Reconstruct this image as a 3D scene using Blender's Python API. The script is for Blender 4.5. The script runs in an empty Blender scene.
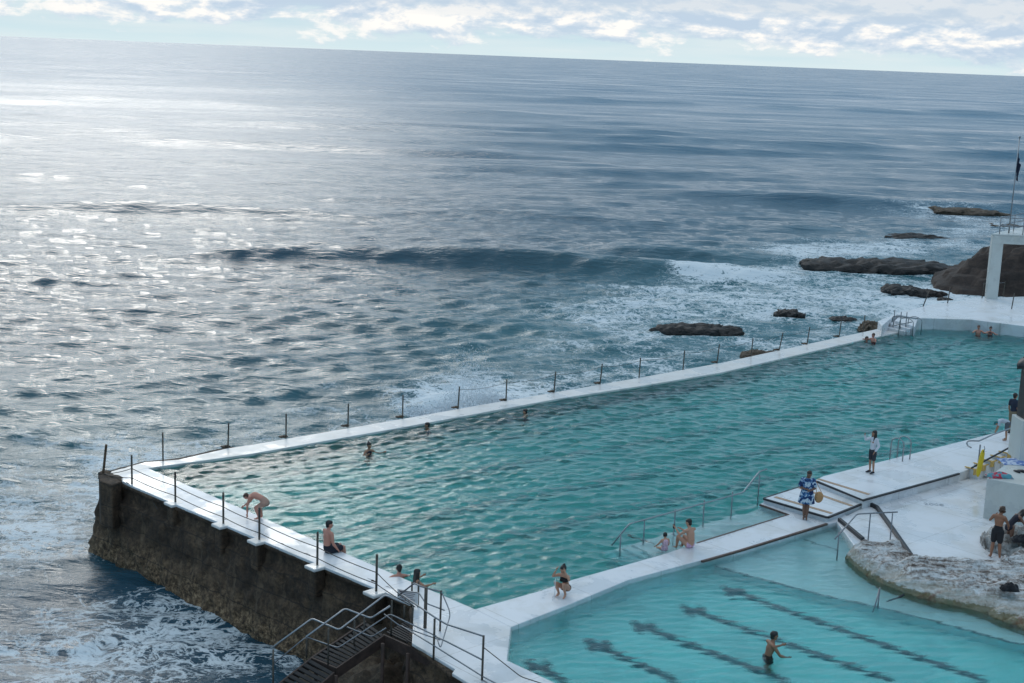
import bpy, bmesh, math, random
import numpy as np
from mathutils import Vector, Matrix, noise as mnoise
random.seed(7)
rng = np.random.RandomState(11)
SC = bpy.context.scene
COL = SC.collection
R = math.radians

# ------------------------------------------------------------------ camera
CAM_H = 15.0
FOC = 1422.0
ROLL = math.atan2(40.0, 1024.0)
PITCH = math.atan((341.5-56.0)*math.cos(ROLL)/FOC)
cP, sP, cR, sR = math.cos(PITCH), math.sin(PITCH), math.cos(ROLL), math.sin(ROLL)
cam_d = bpy.data.cameras.new('camera')
cam_d.sensor_width = 36.0
cam_d.lens = FOC/1024.0*36.0
cam_d.clip_start = 0.5
cam_d.clip_end = 200000.0
cam = bpy.data.objects.new('camera', cam_d)
COL.objects.link(cam)
right = Vector((cR, sR*sP, sR*cP)); up = Vector((-sR, cR*sP, cR*cP)); back = Vector((0, -cP, sP))
cam.matrix_world = Matrix(((right.x, up.x, back.x, 0), (right.y, up.y, back.y, 0), (right.z, up.z, back.z, CAM_H), (0, 0, 0, 1)))
SC.camera = cam

# ------------------------------------------------------------------ render / exposure
SC.render.engine = 'CYCLES'
SC.cycles.use_denoising = True
SC.cycles.max_bounces = 8
SC.cycles.transmission_bounces = 6
SC.cycles.glossy_bounces = 3
SC.cycles.diffuse_bounces = 3
SC.cycles.transparent_max_bounces = 8
SC.cycles.caustics_refractive = True
SC.cycles.caustics_reflective = False
SC.cycles.sample_clamp_indirect = 6.0
SC.view_settings.view_transform = 'Standard'
SC.view_settings.look = 'None'
SC.view_settings.gamma = 1.0
SC.view_settings.use_curve_mapping = False
SC.view_settings.exposure = 0.44

# ------------------------------------------------------------------ light
SUN_AZ, SUN_EL = -17.5, 24.0
world = bpy.data.worlds.new('World'); SC.world = world; world.use_nodes = True
wt = world.node_tree; wt.nodes.clear()


def nd(t, typ, **kw):
    n = t.nodes.new(typ)
    for k, v in kw.items():
        if k.startswith('i_'):
            n.inputs[k[2:].replace('_', ' ')].default_value = v
        else:
            setattr(n, k, v)
    return n


def math_(t, op, a, b=None, c=None, clamp=False):
    n = t.nodes.new('ShaderNodeMath'); n.operation = op; n.use_clamp = clamp
    for i, v in enumerate((a, b, c)):
        if v is None: continue
        if isinstance(v, (int, float)): n.inputs[i].default_value = v
        else: t.links.new(v, n.inputs[i])
    return n.outputs[0]


def mix_(t, f, a, b, blend='MIX'):
    n = t.nodes.new('ShaderNodeMix'); n.data_type = 'RGBA'; n.blend_type = blend
    for s, v in ((n.inputs[0], f), (n.inputs[6], a), (n.inputs[7], b)):
        if isinstance(v, (int, float)): s.default_value = v
        elif isinstance(v, tuple): s.default_value = (*v, 1) if len(v) == 3 else v
        else: t.links.new(v, s)
    return n.outputs[2]


def ramp_(t, f, stops, interp='LINEAR'):
    n = t.nodes.new('ShaderNodeValToRGB'); n.color_ramp.interpolation = interp
    e = n.color_ramp.elements
    while len(e) > 1: e.remove(e[-1])
    for i, (p, c) in enumerate(stops):
        if isinstance(c, (int, float)): c = (c, c, c)
        if i == 0: e[0].position = p; e[0].color = (*c, 1)
        else:
            q = e.new(p); q.color = (*c, 1)
    t.links.new(f, n.inputs[0])
    return n.outputs[0]


def noise_(t, vec, scale, detail=3, rough=0.55, dist=0.0):
    n = t.nodes.new('ShaderNodeTexNoise')
    n.inputs['Scale'].default_value = scale; n.inputs['Detail'].default_value = detail
    n.inputs['Roughness'].default_value = rough; n.inputs['Distortion'].default_value = dist
    if vec is not None: t.links.new(vec, n.inputs['Vector'])
    return n.outputs['Fac']


def mapv_(t, vec, scale=(1, 1, 1), loc=(0, 0, 0), rot=(0, 0, 0)):
    n = t.nodes.new('ShaderNodeMapping')
    n.inputs['Scale'].default_value = scale; n.inputs['Location'].default_value = loc; n.inputs['Rotation'].default_value = rot
    t.links.new(vec, n.inputs['Vector'])
    return n.outputs[0]


sky = nd(wt, 'ShaderNodeTexSky', sky_type='NISHITA', sun_disc=False)
sky.sun_elevation = R(SUN_EL); sky.sun_rotation = R(SUN_AZ); sky.altitude = 10; sky.dust_density = 1.5
tc = nd(wt, 'ShaderNodeTexCoord')
sep = nd(wt, 'ShaderNodeSeparateXYZ'); wt.links.new(tc.outputs['Generated'], sep.inputs[0])
az = math_(wt, 'ARCTAN2', sep.outputs[0], sep.outputs[1])
el = math_(wt, 'ARCSINE', sep.outputs[2])
comb = nd(wt, 'ShaderNodeCombineXYZ')
wt.links.new(math_(wt, 'MULTIPLY', az, 17.0), comb.inputs[0]); wt.links.new(math_(wt, 'MULTIPLY', el, 42.0), comb.inputs[1])
# low cumulus along the horizon, higher broken overcast overhead
n1 = noise_(wt, comb.outputs[0], 1.0, 8, 0.6, 0.15)
combL = nd(wt, 'ShaderNodeCombineXYZ'); combL.inputs[2].default_value = 3.0
wt.links.new(math_(wt, 'MULTIPLY', az, 5.0), combL.inputs[0]); wt.links.new(math_(wt, 'MULTIPLY', el, 60.0), combL.inputs[1])
n2 = noise_(wt, combL.outputs[0], 1.0, 5, 0.55)
combH = nd(wt, 'ShaderNodeCombineXYZ'); combH.inputs[2].default_value = 9.0
wt.links.new(math_(wt, 'MULTIPLY', az, 2.2), combH.inputs[0]); wt.links.new(math_(wt, 'MULTIPLY', el, 6.0), combH.inputs[1])
n3 = noise_(wt, combH.outputs[0], 1.0, 6, 0.55)
eld = math_(wt, 'MULTIPLY', el, 57.2958)
band = ramp_(wt, math_(wt, 'MULTIPLY', eld, 0.1), [(0.0, 0.0), (0.05, 0.2), (0.10, 0.55), (0.18, 0.85), (0.3, 1.0), (1.0, 1.0)])
azr = math_(wt, 'MULTIPLY_ADD', az, 0.35, 0.02)      # more cloud to the south
cm = math_(wt, 'ADD', math_(wt, 'ADD', n1, math_(wt, 'MULTIPLY', band, 0.42)), math_(wt, 'MULTIPLY', azr, 0.5))
cmask = ramp_(wt, cm, [(0.64, 0.0), (0.70, 0.75), (0.80, 1.0)])
n1u = noise_(wt, mapv_(wt, comb.outputs[0], loc=(-.04, .20, 0)), 1.0, 6, 0.6, 0.15)
lit = math_(wt, 'MULTIPLY_ADD', math_(wt, 'SUBTRACT', n1, n1u), 1.3, 0.0)
shade = ramp_(wt, math_(wt, 'ADD', lit, math_(wt, 'MULTIPLY_ADD', n2, 0.5, .25)), [(0.40, (4.0, 4.9, 5.9)), (0.5, (5.2, 5.8, 6.4)), (0.60, (7.6, 7.4, 7.1))])
base = ramp_(wt, math_(wt, 'MULTIPLY', eld, 0.1), [(0.0, (5.0, 6.1, 6.4)), (0.12, (4.2, 5.5, 6.1)), (0.3, (3.3, 4.9, 5.9)), (1.0, (2.8, 4.4, 5.8))])
streak = ramp_(wt, n2, [(0.4, 0.0), (0.62, 0.6)])
base = mix_(wt, streak, base, (5.9, 6.4, 6.5))
top_ = ramp_(wt, math_(wt, 'ADD', math_(wt, 'MULTIPLY', eld, 0.1), math_(wt, 'MULTIPLY', n2, .16)), [(.24, 0.0), (.30, .8)])
lowc = mix_(wt, math_(wt, 'MULTIPLY', top_, .8), mix_(wt, cmask, base, shade), (4.1, 4.9, 5.7))
over = ramp_(wt, n3, [(0.34, (0.7, 2.2, 3.7)), (0.5, (1.3, 3.1, 4.8)), (0.68, (3.3, 4.9, 6.2))])
zen = ramp_(wt, math_(wt, 'MULTIPLY', eld, 0.0111), [(0.45, 0.0), (0.72, 1.0)])
over = mix_(wt, zen, over, (6.3, 6.9, 7.4))
nish = mix_(wt, 0.9, sky.outputs[0], over)
hi = ramp_(wt, math_(wt, 'MULTIPLY', eld, 0.05), [(0.15, 0.0), (0.45, .7), (1.0, 1.0)])
skyc = mix_(wt, hi, lowc, nish)
# thin cloud in front of the sun scatters its light forward
sd = (math.sin(R(SUN_AZ))*math.cos(R(SUN_EL)), math.cos(R(SUN_AZ))*math.cos(R(SUN_EL)), math.sin(R(SUN_EL)))
dp = nd(wt, 'ShaderNodeVectorMath', operation='DOT_PRODUCT'); wt.links.new(tc.outputs['Generated'], dp.inputs[0]); dp.inputs[1].default_value = sd
ang = math_(wt, 'ARCCOSINE', dp.outputs['Value'])
glow = math_(wt, 'MULTIPLY', math_(wt, 'EXPONENT', math_(wt, 'MULTIPLY', math_(wt, 'POWER', math_(wt, 'DIVIDE', ang, R(7.5)), 2.0), -1.0)), .85)
glowc = mix_(wt, 1.0, skyc, mix_(wt, glow, (1, 1, 1), (2, 1.95, 1.85)), 'MULTIPLY')
gadd = nd(wt, 'ShaderNodeVectorMath', operation='MULTIPLY_ADD')
wt.links.new(skyc, gadd.inputs[0])
gc = nd(wt, 'ShaderNodeCombineXYZ')
for i, k in enumerate((1.0, 0.96, 0.90)): wt.links.new(math_(wt, 'MULTIPLY', glow, k), gc.inputs[i])
wt.links.new(gc.outputs[0], gadd.inputs[1]); wt.links.new(skyc, gadd.inputs[2])
bg = nd(wt, 'ShaderNodeBackground'); bg.inputs['Strength'].default_value = 0.10
wt.links.new(gadd.outputs[0], bg.inputs['Color'])
wo = nd(wt, 'ShaderNodeOutputWorld'); wt.links.new(bg.outputs[0], wo.inputs[0])

sun_d = bpy.data.lights.new('sun', 'SUN'); sun_d.energy = 0.5; sun_d.angle = R(26); sun_d.color = (1, .95, .87)
sun = bpy.data.objects.new('sun', sun_d); COL.objects.link(sun)
sun.rotation_euler = Vector(sd).to_track_quat('Z', 'Y').to_euler()


# ------------------------------------------------------------------ helpers
def U(px, py, z=0.0):
    """ground point at height z seen at this place in the photograph"""
    u = px-512.0; v = 341.5-py
    x = u*cR-v*sR; y = u*sR+v*cR
    d = (x, FOC*cP+y*sP, -FOC*sP+y*cP)
    t = (z-CAM_H)/d[2]
    return (d[0]*t, d[1]*t)


def UF(px, py, zw, zf):
    """point on a pool floor zf seen through water level zw (refracted ray)"""
    wx, wy = U(px, py, zw)
    v = Vector((wx, wy, zw-CAM_H)).normalized()
    n = 1/1.33
    c1 = -v.z; s2 = n*n*(1-c1*c1); c2 = math.sqrt(1-s2)
    r = v*n + Vector((0, 0, 1))*(n*c1-c2)
    t = (zf-zw)/r.z
    return (wx+r.x*t, wy+r.y*t)


def P3(px, py, z):
    x, y = U(px, py, z); return Vector((x, y, z))


E1 = Vector((math.cos(R(42.6)), math.sin(R(42.6)), 0)); E2 = Vector((-E1.y, E1.x, 0))


def tag(o, label=None, cat=None, group=None, kind=None):
    if label: o['label'] = label
    if cat: o['category'] = cat
    if group: o['group'] = group
    if kind: o['kind'] = kind
    return o


def empty(name, loc=(0, 0, 0), rz=0.0, label=None, cat=None, group=None):
    o = bpy.data.objects.new(name, None); o.empty_display_size = 0.2
    COL.objects.link(o); o.location = loc; o.rotation_euler = (0, 0, rz)
    return tag(o, label, cat, group)


def link(name, verts, faces, mat, parent=None, smooth=False):
    """verts are in the parent's own frame"""
    me = bpy.data.meshes.new(name); me.from_pydata([tuple(v) for v in verts], [], faces); me.update()
    if smooth: me.polygons.foreach_set('use_smooth', [True]*len(me.polygons))
    if mat: me.materials.append(mat)
    o = bpy.data.objects.new(name, me); COL.objects.link(o)
    if parent: o.parent = parent
    return o


class MB:
    def __init__(s): s.v = []; s.f = []
    def add(s, v, f):
        k = len(s.v); s.v += [tuple(p) for p in v]; s.f += [tuple(i+k for i in q) for q in f]
    def box(s, c, size, rz=0.0, rx=0.0):
        m = Matrix.Rotation(rz, 3, 'Z') @ Matrix.Rotation(rx, 3, 'X')
        vs = [Vector(c)+m @ Vector((a*size[0]/2, b*size[1]/2, d*size[2]/2)) for a in (-1, 1) for b in (-1, 1) for d in (-1, 1)]
        s.add(vs, [(0, 1, 3, 2), (4, 6, 7, 5), (0, 4, 5, 1), (2, 3, 7, 6), (0, 2, 6, 4), (1, 5, 7, 3)])
    def tube(s, pts, r, n=8, r2=None, cap=True):
        pts = [Vector(p) for p in pts]; rings = []
        for i, p in enumerate(pts):
            a = pts[max(i-1, 0)]; b = pts[min(i+1, len(pts)-1)]
            d = (b-a).normalized()
            ref = Vector((0, 0, 1)) if abs(d.z) < .9 else Vector((1, 0, 0))
            x = d.cross(ref).normalized(); y = d.cross(x)
            rr = r if r2 is None else r+(r2-r)*i/(len(pts)-1)
            rings.append([p+x*math.cos(t)*rr+y*math.sin(t)*rr for t in [2*math.pi*k/n for k in range(n)]])
        v = [q for ring in rings for q in ring]; f = []
        for i in range(len(pts)-1):
            for k in range(n):
                f.append((i*n+k, i*n+(k+1) % n, (i+1)*n+(k+1) % n, (i+1)*n+k))
        if cap: f.append(tuple(range(n))[::-1]); f.append(tuple((len(pts)-1)*n+k for k in range(n)))
        s.add(v, f)
    def prism(s, poly, z0, z1, poly0=None):
        n = len(poly); poly0 = poly0 or poly
        a = sum(poly[i][0]*poly[(i+1) % n][1]-poly[(i+1) % n][0]*poly[i][1] for i in range(n))
        if a < 0: poly = poly[::-1]; poly0 = poly0[::-1]
        v = [(x, y, z0) for x, y in poly0]+[(x, y, z1) for x, y in poly]
        f = [tuple(range(n))[::-1], tuple(range(n, 2*n))]+[(i, (i+1) % n, n+(i+1) % n, n+i) for i in range(n)]
        s.add(v, f)
    def build(s, name, mat, parent=None, smooth=False, bevel=0.0):
        v = s.v
        if parent is not None:
            mw = Matrix.LocRotScale(parent.location, parent.rotation_euler, None); q_ = parent.parent
            while q_ is not None:
                mw = Matrix.LocRotScale(q_.location, q_.rotation_euler, None) @ mw; q_ = q_.parent
            inv = mw.inverted()
            v = [inv @ Vector(p) for p in v]
        o = link(name, v, s.f, mat, parent, smooth)
        if bevel:
            m = o.modifiers.new('bevel', 'BEVEL'); m.width = bevel; m.segments = 2; m.limit_method = 'ANGLE'
        return o


def bend(pts, rad=0.08, n=4):
    """round the corners of a polyline (handrail bends)"""
    pts = [Vector(p) for p in pts]; out = [pts[0]]
    for i in range(1, len(pts)-1):
        a, b, c = pts[i-1], pts[i], pts[i+1]
        da = (a-b); dc = (c-b); r = min(rad, da.length*.45, dc.length*.45)
        p, q = b+da.normalized()*r, b+dc.normalized()*r
        for k in range(n+1):
            t = k/n; out.append(p*(1-t)**2+b*2*t*(1-t)+q*t*t)
    out.append(pts[-1]); return out


# ------------------------------------------------------------------ materials
def mat(name, col=(.5, .5, .5), rough=0.6, metal=0.0, var=0.0, vscale=4.0, bump=0.0, bscale=20.0, spec=0.5):
    m = bpy.data.materials.new(name); m.use_nodes = True; t = m.node_tree
    b = t.nodes['Principled BSDF']
    b.inputs['Roughness'].default_value = rough; b.inputs['Metallic'].default_value = metal
    b.inputs['Specular IOR Level'].default_value = spec
    tcn = nd(t, 'ShaderNodeTexCoord'); vec = tcn.outputs['Object']
    f = noise_(t, vec, vscale, 4, 0.6)
    lo = tuple(c*(1-var) for c in col); hi_ = tuple(min(1, c*(1+var)) for c in col)
    t.links.new(ramp_(t, f, [(0.3, lo), (0.7, hi_)]), b.inputs['Base Color'])
    if bump:
        bn = nd(t, 'ShaderNodeBump'); bn.inputs['Strength'].default_value = bump; bn.inputs['Distance'].default_value = 0.03
        t.links.new(noise_(t, vec, bscale, 4, 0.6), bn.inputs['Height']); t.links.new(bn.outputs[0], b.inputs['Normal'])
    return m


E1_ = (math.cos(R(42.6)), math.sin(R(42.6)), 0); E2_ = (-E1_[1], E1_[0], 0)


def white_paint(name, tint=(.62, .655, .71), dirt=(.46, .43, .36), amount=0.5, rough=(.25, .6), dscale=0.7, joint=0.0):
    m = bpy.data.materials.new(name); m.use_nodes = True; t = m.node_tree; b = t.nodes['Principled BSDF']
    g = nd(t, 'ShaderNodeNewGeometry'); vec = g.outputs['Position']
    a = noise_(t, vec, dscale, 6, 0.65, 0.4); c = noise_(t, vec, 9.0, 5, 0.7)
    fa = ramp_(t, a, [(0.47, 0.0), (0.60, amount*.6), (0.72, amount)])
    fb = ramp_(t, c, [(0.62, 0.0), (0.74, amount)])
    broad = ramp_(t, noise_(t, vec, 0.25, 3, .5), [(0.3, tuple(q*.93 for q in tint)), (0.7, tint)])
    colr = mix_(t, math_(t, 'MULTIPLY', fa, 0.55), broad, dirt)
    colr = mix_(t, math_(t, 'MULTIPLY', fb, math_(t, 'ADD', fa, 0.15)), colr, tuple(q*.4 for q in dirt))
    dj = []
    for v_, per in ((E1_, 3.1), (E2_, 2.35)):
        dpn = nd(t, 'ShaderNodeVectorMath', operation='DOT_PRODUCT'); t.links.new(vec, dpn.inputs[0]); dpn.inputs[1].default_value = v_
        fr = math_(t, 'FRACT', math_(t, 'DIVIDE', math_(t, 'ADD', dpn.outputs['Value'], math_(t, 'MULTIPLY', a, .05)), per))
        dj.append(math_(t, 'LESS_THAN', fr, .010))
    jm = math_(t, 'MULTIPLY', math_(t, 'MAXIMUM', dj[0], dj[1]), math_(t, 'MULTIPLY', c, joint))
    colr = mix_(t, jm, colr, tuple(q*.5 for q in dirt))
    t.links.new(colr, b.inputs['Base Color'])
    wet = ramp_(t, noise_(t, mapv_(t, vec, loc=(4, 9, 2)), 0.55, 5, .6, .3), [(.50, 0.0), (.56, 1.0)])
    t.links.new(mix_(t, math_(t, 'MULTIPLY', wet, .16), colr, (.25, .27, .30)), b.inputs['Base Color'])
    t.links.new(math_(t, 'SUBTRACT', math_(t, 'MULTIPLY_ADD', noise_(t, vec, 0.6, 4, .6), rough[1]-rough[0], rough[0]), math_(t, 'MULTIPLY', wet, .22), None, True), b.inputs['Roughness'])
    bn = nd(t, 'ShaderNodeBump'); bn.inputs['Strength'].default_value = .25; bn.inputs['Distance'].default_value = .01
    t.links.new(noise_(t, vec, 14.0, 4, .6), bn.inputs['Height']); t.links.new(bn.outputs[0], b.inputs['Normal'])
    return m


def rock_mat(name, c0, c1, c2, scale=0.8, strata=3.0, bump=0.8, rough=.85, wet=0.0, rot=(0.05, 0.03, 0.3)):
    m = bpy.data.materials.new(name); m.use_nodes = True; t = m.node_tree; b = t.nodes['Principled BSDF']
    g = nd(t, 'ShaderNodeNewGeometry'); vec = g.outputs['Position']
    sv = mapv_(t, vec, (scale, scale, scale*strata), rot=rot)
    a = noise_(t, sv, 1.0, 8, 0.68, 0.5); c = noise_(t, vec, scale*7, 6, 0.7)
    mixf = math_(t, 'ADD', math_(t, 'MULTIPLY', a, 0.6), math_(t, 'MULTIPLY', c, 0.4))
    t.links.new(ramp_(t, mixf, [(0.36, c0), (0.5, c1), (0.64, c2)]), b.inputs['Base Color'])
    b.inputs['Roughness'].default_value = rough
    if wet: b.inputs['Roughness'].default_value = .35
    bn = nd(t, 'ShaderNodeBump'); bn.inputs['Strength'].default_value = bump; bn.inputs['Distance'].default_value = .12
    t.links.new(mixf, bn.inputs['Height']); t.links.new(bn.outputs[0], b.inputs['Normal'])
    return m


M = {}
M['deck'] = white_paint('white_deck_paint', tint=(.78, .78, .80), amount=.8, joint=.8)
M['kerb'] = white_paint('kerb_paint', tint=(.82, .77, .73), dirt=(.45, .36, .28), amount=.5, dscale=1.4)
M['basin'] = white_paint('basin_wall_paint', tint=(.62, .66, .60), dirt=(.36, .38, .24), amount=.7, dscale=.9)
M['concrete'] = white_paint('pale_concrete', tint=(.62, .63, .60), dirt=(.36, .33, .28), amount=.6)
M['floor_big'] = white_paint('big_pool_floor', tint=(.36, .57, .52), dirt=(.18, .32, .27), amount=.7, dscale=.35)
M['floor_small'] = white_paint('small_pool_floor', tint=(.80, .84, .82), dirt=(.42, .52, .46), amount=.6, dscale=.5)
M['ledge'] = white_paint('ledge_paint', tint=(.76, .80, .80), dirt=(.45, .50, .45), amount=.4)
M['black'] = mat('black_paint', (.02, .02, .024), .5, var=.3, vscale=12)
M['lane'] = mat('lane_paint', (.05, .10, .12), .6, var=.4, vscale=3)
M['tan'] = mat('tan_grip_strip', (.42, .29, .20), .8, var=.25, vscale=14)
M['brownstrip'] = mat('brown_edge_strip', (.13, .08, .065), .7, var=.3, vscale=10)
M['steel'] = mat('stainless_rail', (.33, .34, .36), .42, 0.8, var=.15, vscale=8)
M['galv'] = mat('galvanised_rail', (.24, .25, .27), .48, 0.7, var=.2, vscale=6)
M['rust'] = mat('rusty_post', (.12, .075, .045), .8, 0.1, var=.5, vscale=9, bump=.3)
M['post'] = mat('weathered_post', (.10, .085, .07), .7, 0.2, var=.5, vscale=7)
M['chain'] = mat('dark_cable', (.05, .045, .04), .6, 0.3, var=.3)
M['grate'] = mat('steel_grating', (.028, .025, .025), .7, 0.3, var=.3, vscale=6)
M['stringer'] = mat('brown_stringer', (.055, .032, .025), .75, 0.1, var=.4, vscale=5)
M['wall'] = rock_mat('sea_wall_concrete', (.018, .011, .007), (.065, .039, .023), (.17, .105, .06), 1.1, 1.0, 1.0)
def _wall_zone():
    # encrusted brown tidal zone below a black algae band
    t = M['wall'].node_tree; b = t.nodes['Principled BSDF']; l_ = b.inputs['Base Color'].links[0]; src = l_.from_socket
    g = nd(t, 'ShaderNodeNewGeometry'); sp = nd(t, 'ShaderNodeSeparateXYZ'); t.links.new(g.outputs['Position'], sp.inputs[0])
    n = noise_(t, g.outputs['Position'], .8, 4, .6); zz = math_(t, 'ADD', sp.outputs[2], math_(t, 'MULTIPLY', math_(t, 'SUBTRACT', n, .5), 1.8))
    f = ramp_(t, math_(t, 'MULTIPLY_ADD', zz, .25, 1.0), [(.30, 1.0), (.62, 0.0)])
    enc = ramp_(t, noise_(t, g.outputs['Position'], 7.0, 5, .75), [(.38, (.030, .016, .008)), (.5, (.14, .082, .042)), (.64, (.40, .26, .15))])
    wc = mix_(t, f, src, enc)
    stv = noise_(t, mapv_(t, g.outputs['Position'], (2.6, 2.6, .22)), 1.0, 5, .65)
    wc = mix_(t, ramp_(t, stv, [(.56, 0.0), (.70, .55)]), wc, (.20, .135, .085))
    wc = mix_(t, ramp_(t, stv, [(.30, .6), (.42, 0.0)]), wc, (.014, .012, .009))
    fz = math_(t, 'FRACT', math_(t, 'MULTIPLY', math_(t, 'ADD', sp.outputs[2], math_(t, 'MULTIPLY', n, .10)), 1.35))
    wc = mix_(t, math_(t, 'MULTIPLY', math_(t, 'LESS_THAN', fz, .05), .55), wc, (.012, .010, .008))
    t.links.new(wc, b.inputs['Base Color'])
_wall_zone()
M['rockdark'] = rock_mat('dark_wet_rock', (.010, .009, .009), (.030, .025, .023), (.075, .06, .052), 1.2, 3.0, 1.0, rough=.7)
M['rockbrown'] = rock_mat('brown_headland_rock', (.012, .008, .007), (.030, .019, .015), (.07, .045, .034), .35, 4.0, 1.0)
M['rockplat'] = rock_mat('shore_rock', (.03, .022, .015), (.085, .060, .040), (.20, .15, .10), 1.3, 2.0, 1.0)
M['sand'] = rock_mat('painted_sandstone', (.10, .075, .06), (.34, .32, .30), (.62, .62, .60), 1.0, 6.0, .9)
M['yellow'] = mat('rescue_board_yellow', (.72, .52, .02), .4, var=.12)
M['ynose'] = mat('yellow_nosing', (.62, .40, .12), .7, var=.25, vscale=12)
M['sign'] = mat('sign_panel', (.80, .76, .76), .5, var=.1)
M['signink'] = mat('sign_ink', (.25, .16, .17), .6)
M['bracket'] = rock_mat('bracket_concrete', (.03, .02, .015), (.09, .06, .04), (.2, .14, .09), 3.0, 1.0, .6)


def water_mat(name, absorb, density, bump=.5, bs=3.0):
    m = bpy.data.materials.new(name); m.use_nodes = True; t = m.node_tree
    b = t.nodes['Principled BSDF']
    b.inputs['Base Color'].default_value = (1, 1, 1, 1); b.inputs['Roughness'].default_value = 0.03
    b.inputs['IOR'].default_value = 1.33; b.inputs['Transmission Weight'].default_value = 1.0
    g = nd(t, 'ShaderNodeNewGeometry')
    v = mapv_(t, g.outputs['Position'], (1, 1, 1), rot=(0, 0, R(-20)))
    v = mapv_(t, v, (.55, 1.3, 1))
    h = math_(t, 'ADD', noise_(t, v, bs, 4, .6, .3), math_(t, 'MULTIPLY', noise_(t, v, bs*3.3, 3, .6), .35))
    bn = nd(t, 'ShaderNodeBump'); bn.inputs['Strength'].default_value = bump; bn.inputs['Distance'].default_value = .06
    t.links.new(h, bn.inputs['Height']); t.links.new(bn.outputs[0], b.inputs['Normal'])
    va = nd(t, 'ShaderNodeVolumeAbsorption'); va.inputs['Color'].default_value = (*absorb, 1); va.inputs['Density'].default_value = density
    vs = nd(t, 'ShaderNodeVolumeScatter')
    out = t.nodes['Material Output']; t.links.new(va.outputs[0], out.inputs['Volume'])
    t.nodes.remove(vs)
    return m


M['water_big'] = water_mat('main_pool_water', (.06, .82, .82), .52, .35, 6.0)
M['water_small'] = water_mat('small_pool_water', (.04, .93, .92), .50, .3, 6.0)

# sea
m = bpy.data.materials.new('sea_water'); m.use_nodes = True; t = m.node_tree; b = t.nodes['Principled BSDF']
g = nd(t, 'ShaderNodeNewGeometry'); pos = g.outputs['Position']
fa = nd(t, 'ShaderNodeAttribute', attribute_name='foam').outputs['Fac']
tq = nd(t, 'ShaderNodeAttribute', attribute_name='shallow').outputs['Fac']
vv = mapv_(t, pos, (.38, 1.0, 1.0), rot=(0, 0, R(4)))
r1 = noise_(t, vv, .55, 8, .60, .2); r2 = noise_(t, vv, 1.3, 5, .6, .3)
hh = math_(t, 'ADD', r1, math_(t, 'MULTIPLY', r2, .14))
bn = nd(t, 'ShaderNodeBump'); bn.inputs['Strength'].default_value = 1.0; bn.inputs['Distance'].default_value = .50
t.links.new(hh, bn.inputs['Height']); t.links.new(bn.outputs[0], b.inputs['Normal'])
wv = nd(t, 'ShaderNodeTexNoise'); wv.inputs['Scale'].default_value = .5; wv.inputs['Detail'].default_value = 3; t.links.new(pos, wv.inputs['Vector'])
wadd = nd(t, 'ShaderNodeVectorMath', operation='MULTIPLY_ADD'); t.links.new(wv.outputs['Color'], wadd.inputs[0]); wadd.inputs[1].default_value = (2.2, 2.2, 2.2); t.links.new(pos, wadd.inputs[2])
fv = mapv_(t, wadd.outputs[0], (.7, 1, 1))
l1 = math_(t, 'ABSOLUTE', math_(t, 'SUBTRACT', noise_(t, fv, 1.0, 5, .62), .5))
l2 = math_(t, 'ABSOLUTE', math_(t, 'SUBTRACT', noise_(t, mapv_(t, fv, (1, 1, 1), (31, 7, 3)), 2.9, 4, .6), .5))
lace = math_(t, 'MAXIMUM', math_(t, 'SUBTRACT', 1.0, math_(t, 'MULTIPLY', l1, 9.0)), math_(t, 'MULTIPLY', math_(t, 'SUBTRACT', 1.0, math_(t, 'MULTIPLY', l2, 8.0)), .85))
patch = noise_(t, fv, .28, 5, .6)
fm = math_(t, 'ADD', math_(t, 'MULTIPLY', math_(t, 'MAXIMUM', lace, -.5), .55), math_(t, 'MULTIPLY', patch, .95))
fm = math_(t, 'ADD', fm, math_(t, 'MULTIPLY', noise_(t, pos, 7.0, 3, .7), .25))
fm = math_(t, 'ADD', fm, math_(t, 'MULTIPLY', fa, .62))
fmask = math_(t, 'MULTIPLY', ramp_(t, math_(t, 'MULTIPLY', fm, .5), [(.60, 0.0), (.65, .6), (.72, 1.0)]), ramp_(t, fa, [(0.02, 0.0), (0.25, 1.0)]))
deep = mix_(t, tq, (.012, .060, .095), (.028, .135, .160))  # dark end also serves as painted shade beside the wall
deep = mix_(t, nd(t, 'ShaderNodeAttribute', attribute_name='far_fac').outputs['Fac'], deep, (.028, .125, .215))  # bluer with distance: reflected sky blue put into the body colour
t.links.new(mix_(t, fmask, deep, (.72, .77, .80)), b.inputs['Base Color'])
fr = nd(t, 'ShaderNodeAttribute', attribute_name='far_fac').outputs['Fac']
gust = math_(t, 'MULTIPLY', math_(t, 'SUBTRACT', noise_(t, mapv_(t, pos, (.012, .045, 1), rot=(0, 0, R(3))), 1.0, 9, .68), .5), math_(t, 'MULTIPLY', fr, .75))
t.links.new(math_(t, 'ADD', math_(t, 'ADD', math_(t, 'MULTIPLY', fmask, .6), gust), math_(t, 'MULTIPLY_ADD', fr, .15, .06)), b.inputs['Roughness'])
t.links.new(math_(t, 'MULTIPLY_ADD', fr, -.16, 1.33), b.inputs['IOR'])
t.links.new(math_(t, 'MULTIPLY_ADD', fr, -.60, 1.0), bn.inputs['Strength'])
M['sea'] = m

# ------------------------------------------------------------------ the sea
SEA = -2.75


def px_of(x, y, z):
    zz = z-CAM_H
    zc = y*cP-zz*sP; yc = y*sP+zz*cP
    X = x*FOC/zc; Y = yc*FOC/zc
    return 512+X*cR+Y*sR, 341.5-(-X*sR+Y*cR)


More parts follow.
